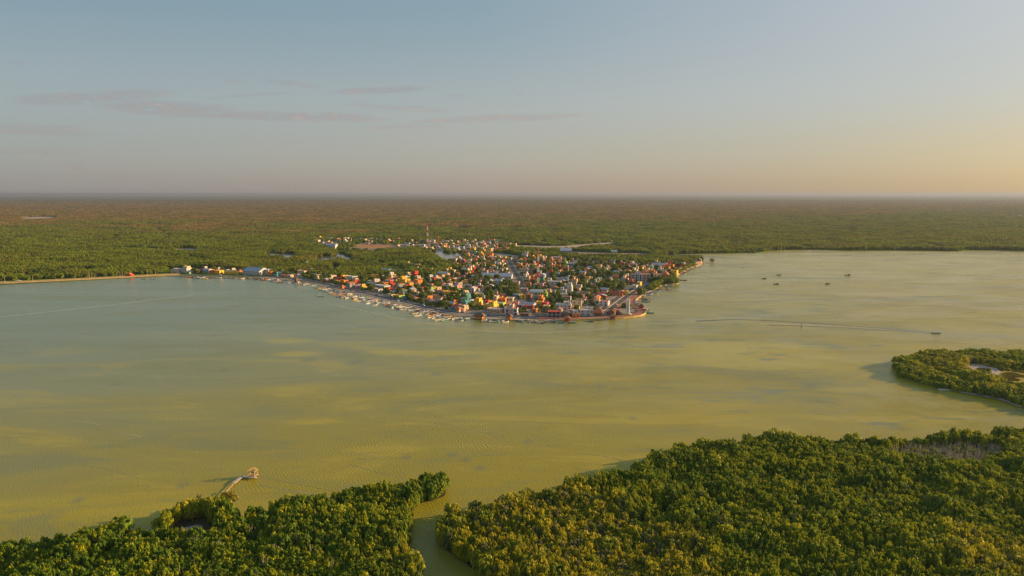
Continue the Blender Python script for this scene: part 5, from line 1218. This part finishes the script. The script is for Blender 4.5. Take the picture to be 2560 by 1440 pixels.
# trees on the small spit beside the reddish jetties, and on the green field
# ------------------------------------------------------------------ single mangroves one can tell apart in the foreground
NC = NEAR; GC = []
for i in range(2):
    me = NEAR[i].copy(); me.materials.clear(); me.materials.append(LM['gold']); GC.append(me)
for px, py, z_, r, h, gold, lb in [
    (1070, 1240, 0, 4.6, 6.4, 0, 'round mangrove bush standing out at the creek mouth, left bank'), (1094, 1238, 0, 3.6, 5.4, 0, 'rightmost rounded mangrove bush on the left bank of the creek mouth'),
    (566, 1268, 0, 3.8, 5.2, 1, 'golden rounded mangrove at the foot of the plank walkway'), (505, 1292, 0, 3.0, 4.2, 1, 'golden bushy mangrove left of the walkway foot'), (478, 1302, 0, 2.4, 3.8, 1, 'small golden mangrove between the shady pool and the open water'),
    (305, 1346, 0, 4.6, 6.6, 0, 'tall rounded mangrove at the end of the near left shore'), (262, 1356, 0, 3.8, 5.2, 0, 'lower rounded mangrove left of the tall rounded one'),
    (402, 1332, 0, 3.2, 5.0, 0, 'dark mangrove at the right side of the narrow blue inlet'), (1132, 1298, 0, 3.6, 5.4, 0, 'dark mangrove at the right bank of the creek mouth'), (1190, 1290, 0, 3.4, 5.0, 0, 'dark round mangrove on the shore right of the creek mouth'),
    (1260, 1276, 0, 3.6, 5.2, 0, 'third dark shore mangrove right of the creek mouth'), (1318, 1262, 0, 3.8, 5.4, 0, 'dark shore mangrove below the pale blue shadow on the water'), (1150, 1380, 0, 3.6, 4.4, 0, 'low dark mangrove bulging into the creek from the right'),
    (1540, 1216, 0, 4.6, 6.8, 0, 'broad crowned mangrove left of the wooded corner of the right shore'), (1605, 1196, 0, 5.0, 7.4, 0, 'high mangrove at the wooded corner of the right shore'), (1640, 1170, 0, 4.6, 7.2, 0, 'high mangrove just behind the wooded corner of the right shore'),
    (1935, 1118, 0, 5.0, 7.6, 0, 'highest crown on the skyline of the right hand thicket'), (1760, 1140, 0, 5.0, 7.0, 0, 'rounded crown left of the highest crown on the right thicket'), (2130, 1120, 0, 4.6, 6.8, 0, 'rounded crown right of the highest crown on the right thicket'),
    (2246, 915, 0, 4.2, 6, 0, 'dark mangrove at the left tip of the right edge headland')]:
    p = at(px, py, z_); tree(p.x, p.y, r, h, lb, 'mangrove_tree', .2, None, rnd, GC if gold else NC, 'mangrove')

# ------------------------------------------------------------------ boats
def hull_mesh(name, st, m, transom=True, inner=True, th=.09, floor=.18):
    """st: list of (x, half beam, keel z, sheer z) from stern to bow"""
    b = MB(); rows = []
    for (x, hb, zk, zs) in st:
        rows.append([(x, -hb, zs), (x, -hb * .88, (zs + zk) / 2), (x, -hb * .55, zk + .05), (x, 0, zk), (x, hb * .55, zk + .05), (x, hb * .88, (zs + zk) / 2), (x, hb, zs)])
    v = [q for rw in rows for q in rw]; f = []
    n = 7
    for i in range(len(st) - 1):
        for j in range(n - 1): f.append((i * n + j, i * n + j + 1, (i + 1) * n + j + 1, (i + 1) * n + j))
    f.append(tuple(range(n - 1, -1, -1)))
    b.add(v, f)
    # rail
    for s_ in (-1, 1):
        vv = []
        for (x, hb, zk, zs) in st: vv += [(x, s_ * hb, zs), (x, s_ * max(0, hb - th), zs + .02)]
        b.add(vv, [(2 * i, 2 * i + 1, 2 * i + 3, 2 * i + 2) for i in range(len(st) - 1)])
    return b.mesh(name, m)
def inner_mesh(name, st, m, th=.09, fl=.2):
    b = MB(); vv = []
    for (x, hb, zk, zs) in st:
        h = max(0, hb - th); vv += [(x, -h, zs + .02), (x, -h * .8, fl + max(0, zs - .8) * .8), (x, h * .8, fl + max(0, zs - .8) * .8), (x, h, zs + .02)]
    f = []
    for i in range(len(st) - 1):
        for j in range(3): f.append((i * 4 + j, (i + 1) * 4 + j, (i + 1) * 4 + j + 1, i * 4 + j + 1))
    f.append((0, 1, 2, 3)); b.add(vv, f); return b.mesh(name, m)
PST = [(-3.5, .78, -.12, .62), (-2, .9, -.18, .62), (0, .95, -.2, .66), (1.6, .82, -.18, .78), (2.8, .45, -.05, .95), (3.7, .04, .35, 1.18)]
HC = {'white': (.74, .73, .71), 'blue': (.06, .16, .38), 'red': (.5, .06, .05), 'yellow': (.7, .46, .08), 'green': (.08, .3, .16), 'grey': (.4, .4, .4), 'dark': (.07, .06, .06), 'turquoise': (.12, .45, .48), 'orange': (.66, .24, .05), 'brown': (.24, .13, .08)}
def bm_(c): return mat('boat_' + c, HC[c], .4, .06)
PANGA = {}
def panga(hc, ic, canopy=False):
    k = (hc, ic, canopy)
    if k in PANGA: return PANGA[k]
    t = bpy.data.objects.new('panga', None); PCOL.objects.link(t); ROOTS.add(t.name)
    def ln(nm, me, **kw): return link(nm, me, None, t, **kw)
    ln('hull', hull_mesh('hull', PST, bm_(hc))); ln('cockpit', inner_mesh('cockpit', PST, bm_(ic)))
    for x in (-1.8, 0, 1.5): ln('bench', MB().box(x - .16, -.8, .5, x + .16, .8, .58).mesh('bench', bm_(hc)))
    ln('foredeck', MB().add([(2.2, -.58, .89), (2.2, .58, .89), (3.6, .04, 1.19), (3.6, -.04, 1.19)], [(0, 3, 2, 1)]).mesh('foredeck', bm_('white')))
    ln('outboard_motor', MB().box(-3.9, -.18, .2, -3.5, .18, 1.15).box(-3.8, -.08, -.4, -3.6, .08, .2).mesh('outboard_motor', mat('motor_black', (.03, .03, .035), .4, .1)))
    if canopy:
        q = ln('canopy', MB().box(-1.8, -.85, 2.05, 1.4, .85, 2.15).mesh('canopy', bm_(canopy)))
        for x, y in ((-1.7, -.75), (-1.7, .75), (1.3, -.75), (1.3, .75)): link('canopy_post', MB().tube((x, y, .5), (x, y, 2.05), .04, .04, 4).mesh('canopy_post', m_steel), None, q)
    PANGA[k] = t; return t
def stamp(proto, loc, rz, label, cat, group=None, sc=1.0):
    o = proto.copy(); COL.objects.link(o)
    for ch in list(proto.children): copy_tree(ch, o)
    o.location = loc; o.rotation_euler = (0, 0, rz); o.scale = (sc, sc, sc); tag(o, label, cat, group); return o
br = random.Random(21)
def rand_panga():
    hc = br.choice(['white'] * 9 + ['grey', 'blue', 'turquoise', 'yellow', 'red', 'green', 'orange']); ic = br.choice(['white', 'turquoise', 'blue', 'grey', 'grey', 'yellow', 'red', 'dark', 'brown']); cn = br.choice([False] * 6 + ['white', 'blue', 'red', 'yellow'])
    return hc, ic, cn
BO = []
def bfree(x, y, r=3.0, ry=1.9):
    for a, b_ in BO:
        if abs(a - x) < r and abs(b_ - y) < ry + 1.0: return False
    return True
def put(x, y, rz, grp, spec=None, sc=None):
    hc, ic, cn = spec or rand_panga(); o = stamp(panga(hc, ic, cn), (x, y, 0), rz, 'x', 'boat', grp, sc or br.uniform(.85, 1.15))
    d = '%s panga, %s inside%s' % (hc, ic, (', %s roof' % cn) if cn else ''); LABQ.append((o, d)); BO.append((x, y)); return o
WS = smooth_poly(ppoly([(692, 702), (760, 707), (840, 724), (900, 740), (980, 758), (1060, 776), (1100, 789), (1180, 797)]), 1, False)
# pangas moored in rows off the west waterfront
acc_ = 0
segs = list(zip(WS[:-1], WS[1:])); tot = sum(math.dist(a, b_) for a, b_ in segs)
for row, (off, step, pr) in enumerate([(3.6, 4.4, .9), (9.5, 4.9, .88), (15.5, 5.4, .62), (21.5, 7, .28)]):
    s_ = 2.0 + row
    while s_ < tot - 1:
        q = s_
        for a, b_ in segs:
            l_ = math.dist(a, b_)
            if q <= l_: break
            q -= l_
        tx, ty = (b_[0] - a[0]) / l_, (b_[1] - a[1]) / l_; nx, ny = ty, -tx
        f_ = s_ / tot
        p_ = pr * (.55 if f_ < .35 else 1.0) * (0 if (f_ < .3 and row > 1) else 1)
        if br.random() < p_:
            o_ = off + br.uniform(-1.2, 1.2); x, y = a[0] + tx * q + nx * o_, a[1] + ty * q + ny * o_
            if bfree(x, y, 3.2, .9) and free(x, y, -2): put(x, y, math.atan2(ny, nx) + R(br.gauss(0, 22)) + (math.pi if br.random() < .4 else 0), 'pangas moored off the west waterfront')
        s_ += step * br.uniform(.8, 1.2)
for (px, py) in [(452, 695), (470, 694), (490, 695.5), (505, 694.5), (524, 696), (548, 695), (572, 696), (586, 694.5), (604, 697), (622, 698), (640, 698.5), (655, 697), (668, 700), (680, 699), (690, 701), (360, 698), (384, 697.5), (512, 697.5), (536, 694.5), (615, 695)]:
    p = at(px, py); put(p.x, p.y, R(br.uniform(-30, 40)), 'pangas along the far west shore', (br.choice(['white', 'yellow', 'orange', 'white', 'brown']), br.choice(['white', 'yellow', 'red', 'brown']), False), 1.15)
# south shore, bows to the pier
for (px, py, an) in [(1218, 803, 20), (1226, 805, 60), (1238, 805, 30), (1247, 804, 80), (1258, 802, 70), (1292, 803, 20), (1300, 804, 90), (1306, 805, 95), (1322, 805, 85), (1330, 805, 92), (1335, 806, 88), (1341, 806, 95), (1346, 807, 85), (1356, 808, 92), (1362, 806, 88), (1372, 805, 20), (1384, 805, 95), (1390, 806, 85), (1405, 808, 5), (1431, 808, 3),
                     (1472, 804, 160), (1477, 805, 140), (1501, 801, 10), (1520, 800, 15), (1264, 806, 40), (1210, 801, 30), (1232, 801, 20)]:
    p = at(px, py); put(p.x, p.y, R(an + br.uniform(-6, 6)), 'pangas at the south shore')
for (x0, y0, x1, y1, n_) in [(1590, 757, 1620, 752, 8), (1592, 764, 1602, 766, 5), (1602, 740, 1640, 731, 10), (1625, 735, 1650, 726, 8), (1640, 730, 1660, 720, 8), (1602, 776, 1626, 783, 8), (1700, 684, 1716, 678, 5), (1706, 680, 1730, 670, 6), (1730, 668, 1766, 658, 8), (1650, 720, 1680, 716, 6)]:
    for k in range(n_):
        px, py = x0 + (x1 - x0) * (k + .5) / n_ + br.uniform(-2, 2), y0 + (y1 - y0) * (k + .5) / n_ + br.uniform(-2.5, 2.5); p = at(px, py)
        if pin(far, p.x, p.y): p = at(px + 8, py + 3)
        if bfree(p.x, p.y, 2.5, .8) and not pin(far, p.x, p.y): put(p.x, p.y, R(br.uniform(-40, 20)), 'pangas in the east bay')

WX = ppoly([(470, 693.5), (560, 695), (650, 697.5), (690, 702)])
for k in range(13):
    f_ = (k + .5) / 13 * 3; i = int(f_); g_ = f_ - i; x = WX[i][0] + (WX[i + 1][0] - WX[i][0]) * g_; y = WX[i][1] + (WX[i + 1][1] - WX[i][1]) * g_ - br.uniform(1, 9)
    if bfree(x, y, 2.5, .5): put(x, y, R(br.uniform(-60, 20)), 'pangas along the far west shore', (br.choice(['white', 'yellow', 'white', 'blue', 'orange']), br.choice(['white', 'turquoise', 'red', 'brown']), br.choice([False, False, 'white'])), 1.1)
# bigger boats
def fishing_boat(hc, cc, L=8.0, mastn=1, label='', px=0, py=0, rz=0, name='fishing_boat', group=None, cabin=(-2.6, -.6)):
    p = at(px, py); t = empty(name, tuple(p), rz, label, 'fishing boat', group); k = L / 8
    st = [(x * k, hb * k, zk * k, zs * k) for x, hb, zk, zs in [(-4, 1.05, -.3, 1.15), (-2.5, 1.2, -.35, .9), (0, 1.25, -.35, .85), (2, 1.0, -.3, 1.05), (3.2, .55, -.1, 1.4), (4.2, .05, .5, 1.85)]]
    link('hull', hull_mesh('hull', st, bm_(hc)), None, t); link('deck', inner_mesh('deck', st, bm_('brown'), .12, .55 * k), None, t)
    c = MB().box(cabin[0] * k, -.8 * k, .5 * k, cabin[1] * k, .8 * k, 2.3 * k).build('wheelhouse', bm_(cc), t)
    MB().box((cabin[0] - .2) * k, -.95 * k, 2.3 * k, (cabin[1] + .3) * k, .95 * k, 2.42 * k).build('roof', bm_('white'), c)
    for y in (-.81 * k, .77 * k): MB().box((cabin[0] + .3) * k, y, 1.5 * k, (cabin[1] - .3) * k, y + .04, 2.05 * k).build('window', m_glass, c)
    for i in range(mastn): MB().tube((.4 * k - i, 0, .5 * k), (.4 * k - i, 0, 4.6 * k), .07, .04, 4).build('mast', m_wood, t)
    MB().tube((3.9 * k, 0, 1.7 * k), (.4 * k, 0, 4.4 * k), .025, .025, 3).build('stay', m_steel, t)
    return t
G = 'fishing boats anchored in the east bay'  # orange wheelhouses here have the low sunlight put into their colour
fishing_boat('dark', 'orange', 6.6, 1, 'dark boat with wheelhouse coloured sunlit orange, farthest left of the five anchored', 1910, 697.5, R(186), group=G)
fishing_boat('dark', 'white', 6.8, 1, 'dark boat anchored behind and right of the leftmost one', 1947, 688, R(184), group=G)
fishing_boat('dark', 'orange', 7.0, 1, 'dark boat anchored nearest the camera among the left three', 1940, 711, R(186), group=G)
fishing_boat('brown', 'orange', 7.2, 1, 'orange and brown boat anchored between the left three and the rightmost', 2070, 710.5, R(8), group=G)
fishing_boat('grey', 'dark', 8.4, 1, 'grey boat anchored farthest right in the east bay', 2119, 689, R(183), group=G)
fishing_boat('yellow', 'orange', 9.0, 1, 'yellow and orange boat moored at the tip of the sea wall', 1614, 778, R(-30), cabin=(-2.6, 1.4))
fishing_boat('turquoise', 'white', 10.0, 1, 'turquoise and white boat moored right of the white tower', 1598, 763, R(12), cabin=(-2.6, .6))
fishing_boat('white', 'blue', 9.0, 1, 'white boat with blue wheelhouse at the thin grey jetty', 1622, 737, R(4))
fishing_boat('yellow', 'white', 9.0, 1, 'yellow boat with white wheelhouse at the far west shore', 748, 709, R(-20))
fishing_boat('orange', 'white', 9.5, 1, 'orange boat moored in front of the big west warehouse', 660, 700.5, R(10))
fishing_boat('orange', 'brown', 9.5, 1, 'orange boat with brown wheelhouse right of the big west warehouse', 694, 702.5, R(5))
fishing_boat('yellow', 'orange', 9.0, 0, 'yellow wide boat at the left end of the dense moorings', 1084, 786, R(10), cabin=(-2.0, 1.2))
# single boats
p = at(1709, 701.5); stamp(panga('dark', 'brown'), tuple(p), R(-4), 'long dark canoe afloat off the east shore trees', 'boat', None, 1.25)
p = at(1857, 670); stamp(panga('dark', 'dark'), tuple(p), 0, 'tiny dark skiff far out left of the anchored boats', 'boat', None, .6)
p = at(930, 747.5); stamp(panga('red', 'white', 'red'), tuple(p), R(-3), 'red and white boat lying off the west moorings', 'boat', None, 1.05)
p = at(2361, 976); stamp(panga('white', 'white'), tuple(p), R(176), 'white panga beached under the headland at the right edge', 'boat', None, 1.0)
pm = at(2341, 834); stamp(panga('grey', 'turquoise', 'grey'), tuple(pm), R(-8), 'panga under way at the right, towing the long wake', 'boat', None, 1.0)
p = at(801, 741.5); t = empty('sailing_boat', tuple(p), R(-4), 'small pale sailing boat with bare masts off the west moorings', 'sailing boat')
st = [(x * 1.15, hb, zk, zs) for x, hb, zk, zs in PST]; link('hull', hull_mesh('hull', st, bm_('yellow')), None, t); link('deck', inner_mesh('deck', st, bm_('white'), .1, .5), None, t)
MB().tube((-.6, 0, .3), (-.6, 0, 5.6), .08, .05, 4).build('mast', m_pale, t); MB().tube((1.2, 0, .3), (1.2, 0, 3.4), .07, .05, 4).build('mast', m_pale, t); MB().tube((-.6, 0, 1.3), (-3, 0, 1.4), .06, .06, 4).build('boom', m_pale, t)

# channel marker and stakes
p = at(2003, 822); t = empty('channel_marker', tuple(p), 0, 'channel marker post with small head standing in the open water', 'marker')
MB().tube((0, 0, -1), (0, 0, 4.2), .22, .16, 6).build('post', mat('dark_post', (.10, .06, .04), .8, .1), t); MB().tube((0, 0, 4.2), (0, 0, 5.4), .45, .2, 6).build('topmark', mat('rust_red', (.4, .12, .06), .7, .1), t); MB().tube((0, 0, 1.0), (0, 0, 1.8), .4, .4, 6).build('collar', mat('dark_post', (.1, .06, .04)), t)
for px, py, lb in [(1776, 861, 'leftmost of the thin stakes on the sand bar'), (1872, 874, 'thin stake nearest the camera on the sand bar'), (1895, 866, 'thin stake in the middle of the sand bar'), (1925, 864, 'thin stake second from right on the sand bar'), (1980, 864, 'rightmost of the thin stakes on the sand bar'), (2320, 762, 'lone tiny stake far out in the right of the bay')]:
    p = at(px, py); o = MB().tube((0, 0, -1), (.1, 0, 2.0), .09, .07, 5).build('stake', m_wood, None, tuple(p)); tag(o, lb, 'stake', 'stakes in the shallows')

# wakes: low ridges and foam left on the water
def wake(pix, w0, w1, col, z=.012, rough=.3):
    P = smooth_poly([tuple(at(x, y)[:2]) for x, y in pix], 2, False); n = len(P)
    A = offset(P, .5); v = []
    for i, (p_, q_) in enumerate(zip(P, A)):
        w_ = (w0 + (w1 - w0) * i / (n - 1)) / .5; dx_, dy_ = (q_[0] - p_[0]) * w_, (q_[1] - p_[1]) * w_
        v += [(p_[0] - dx_, p_[1] - dy_, z), (p_[0], p_[1], z + .05), (p_[0] + dx_, p_[1] + dy_, z)]
    f = []
    for i in range(n - 1): f += [(3 * i, 3 * i + 1, 3 * i + 4, 3 * i + 3)[::-1], (3 * i + 1, 3 * i + 2, 3 * i + 5, 3 * i + 4)[::-1]]
    nm = 'wake_%d' % (col[0] * 100); m = mat(nm, col, rough, .25, .12)
    tag(MB().add(v, f).build('boat_wake', m), kind='structure')
wake([(2330, 832), (2240, 823), (2100, 813), (2000, 806), (1900, 800), (1820, 799), (1740, 803)], .4, 2.1, (.06, .06, .035), .016, .5)
wake([(2330, 833.5), (2240, 827), (2100, 819), (2010, 815), (1920, 812)], .4, 1.6, (.07, .065, .04), .016, .5)
wake([(2326, 833), (2240, 825), (2100, 816), (2000, 811), (1900, 809)], .4, 1.6, (.48, .44, .28), .006)
wake([(820, 760), (900, 775), (1000, 797), (1100, 814), (1200, 827), (1320, 832), (1440, 828), (1520, 822)], .6, .9, (.52, .46, .24))
wake([(0, 792), (90, 783), (180, 773), (290, 761), (390, 748), (480, 739)], 1.5, 1.1, (.44, .43, .34))
wake([(840, 748), (960, 770), (1060, 790)], .5, .7, (.50, .45, .24))
wake([(640, 1212), (760, 1232), (830, 1243)], .12, .2, (.50, .44, .2)); wake([(870, 1160), (960, 1185), (1010, 1196)], .1, .14, (.50, .44, .2))
wake([(660, 1195), (760, 1213), (860, 1233)], .1, .12, (.50, .44, .2)); wake([(1440, 1132), (1520, 1141), (1580, 1160)], .15, .15, (.42, .40, .3)); wake([(200, 1160), (300, 1180), (350, 1196)], .1, .12, (.5, .44, .2))

sr = random.Random(8)
for k in range(26):
    px, py = sr.uniform(30, 2150), sr.uniform(830, 1180)
    if px > 1500 and py > 1050: continue
    ln = sr.uniform(50, 150); wake([(px, py), (px + ln * .5, py + ln * .08), (px + ln, py + ln * .17)], .1, mpp(px, py) * 1.0, (.62, .55, .30), .01)
# ------------------------------------------------------------------ cars
CARS = {}
def car_proto(c):
    if c in CARS: return CARS[c]
    t = bpy.data.objects.new('parked_car', None); PCOL.objects.link(t); ROOTS.add(t.name)
    col = {'white': (.72, .72, .72), 'red': (.45, .04, .04), 'silver': (.42, .43, .45), 'blue': (.05, .12, .3), 'black': (.03, .03, .03)}[c]
    b = MB(); pr = [(-2.1, .35), (-2.15, .8), (-1.9, .95), (-1.2, 1.42), (.35, 1.45), (1.05, .98), (2.0, .85), (2.15, .6), (2.1, .35)]
    n = len(pr); b.add([(x, -.85, z) for x, z in pr] + [(x, .85, z) for x, z in pr], [tuple(range(n)), tuple(range(2 * n - 1, n - 1, -1))] + [(i + 1, i, n + i, n + i + 1) for i in range(n - 1)] + [(0, n - 1, 2 * n - 1, n)])
    link('body', b.mesh('body', mat('car_' + c, col, .25, .03)), None, t)
    g = MB()
    for y0, y1 in ((-.88, -.84), (.84, .88)): g.add([(-1.5, y0, 1.0), (.8, y0, 1.0), (.3, y0, 1.36), (-1.15, y0, 1.36), (-1.5, y1, 1.0), (.8, y1, 1.0), (.3, y1, 1.36), (-1.15, y1, 1.36)], [(0, 1, 2, 3), (7, 6, 5, 4), (0, 4, 5, 1), (2, 6, 7, 3), (1, 5, 6, 2), (0, 3, 7, 4)])
    link('side_window', g.mesh('side_window', m_glass), None, t)
    link('windscreen', MB().add([(1.02, -.75, 1.03), (1.02, .75, 1.03), (.42, .7, 1.43), (.42, -.7, 1.43)], [(0, 1, 2, 3)]).mesh('windscreen', m_glass), None, t)
    wh = MB().tube((0, -.1, 0), (0, .1, 0), .33, .33, 10).mesh('wheel', mat('tyre', (.02, .02, .02), .8, .1))
    for x in (-1.35, 1.35):
        for y in (-.8, .8): link('wheel', wh, None, t, (x, y, .33))
    CARS[c] = t; return t
cr = random.Random(3)
p = at(46, 703.4, 1.8); stamp(car_proto('white'), (p.x, p.y, 1.8), R(-26 + 50), 'white car driving on the left end of the causeway', 'car', None, 1.5)
def car_at(x, y, rz, z=ZR + .03):
    c = cr.choice(['white', 'white', 'red', 'silver', 'blue', 'black']); o = stamp(car_proto(c), (x, y, z), rz, 'x', 'car', 'cars in the town'); LABQ.append((o, c + ' parked car'))
for P, offs, fr in ((av, (-5.5, 5.5), (.1, .2, .3, .42, .5, .6, .7, .82, .92)), (wf, (-2.2, 2.0), (.12, .2, .26, .33, .4, .46, .52, .58, .64, .7, .76, .8, .84, .88, .92, .96))):
    for k, f_ in enumerate(fr):
        off = offs[k % 2]; Q = offset(P, off); i = min(len(Q) - 2, int(f_ * (len(Q) - 1))); g_ = f_ * (len(Q) - 1) - i; x, y = Q[i][0] + (Q[i + 1][0] - Q[i][0]) * g_, Q[i][1] + (Q[i + 1][1] - Q[i][1]) * g_
        car_at(x, y, math.atan2(Q[i + 1][1] - Q[i][1], Q[i + 1][0] - Q[i][0]))

# lamps along the avenue median and the promenade
def lamp(x, y, label):
    t = empty('street_lamp', (x, y, ZR), 0, label, 'street lamp', 'street lamps'); MB().tube((0, 0, 0), (0, 0, 7), .11, .08, 5).build('pole', m_trim, t)
    MB().box(-1.3, -.06, 6.95, 1.3, .06, 7.05).build('arm', m_trim, t)
    for s_ in (-1.3, 1.3): MB().box(s_ - .3, -.12, 6.85, s_ + .3, .12, 6.98).build('lamp_head', m_steel, t)
    LABQ.append((t, 'double-headed street lamp'))
for f_ in (.08, .25, .42, .6, .78, .95):
    i = min(len(av) - 2, int(f_ * (len(av) - 1))); g_ = f_ * (len(av) - 1) - i; lamp(av[i][0] + (av[i + 1][0] - av[i][0]) * g_, av[i][1] + (av[i + 1][1] - av[i][1]) * g_, 'x')

# wading birds seen as white specks
def bird(px, py, lb):
    p = at(px, py); t = empty('egret', tuple(p), R(30), lb, 'bird', 'white wading birds'); b = MB()
    b.add([(-.45, 0, .45), (-.1, -.13, .42), (-.1, .13, .42), (-.1, 0, .60), (.25, -.1, .5), (.25, .1, .5), (.25, 0, .66), (.42, 0, .95), (.42, -.04, .9), (.42, .04, .9), (.75, 0, .92)],
          [(0, 1, 3), (0, 3, 2), (0, 2, 1), (1, 4, 6, 3), (3, 6, 5, 2), (1, 2, 5, 4), (4, 8, 7, 6), (6, 7, 9, 5), (4, 5, 9, 8), (7, 8, 10), (7, 10, 9), (8, 9, 10)])
    b.build('body', mat('feather_white', (.78, .77, .75), .8, .03), t)
    for y in (-.06, .06): MB().tube((.05, y, -.3), (.05, y, .45), .02, .02, 4).build('leg', m_dark, t)
bird(366, 1290, 'white egret wading left of its mate in the blue shade'); bird(383, 1283, 'white egret wading right of its mate in the blue shade'); bird(1068, 1327, 'white egret alone in the middle of the creek')
finish_labels()

# ------------------------------------------------------------------ haze in the air
hz = MB().box(-90000, -3000, -1, 90000, 95000, 132).build('haze', None)
mh = bpy.data.materials.new('haze'); mh.use_nodes = True; hn = mh.node_tree; hn.nodes.clear()
pv = hn.nodes.new('ShaderNodeVolumePrincipled'); mo = hn.nodes.new('ShaderNodeOutputMaterial'); hn.links.new(pv.outputs[0], mo.inputs['Volume'])
pv.inputs['Color'].default_value = (.38, .45, .60, 1); pv.inputs['Density'].default_value = 5.5e-5; pv.inputs['Anisotropy'].default_value = 0.25
hz.data.materials.append(mh); hz['kind'] = 'stuff'; hz['label'] = 'pale evening haze over the plain'
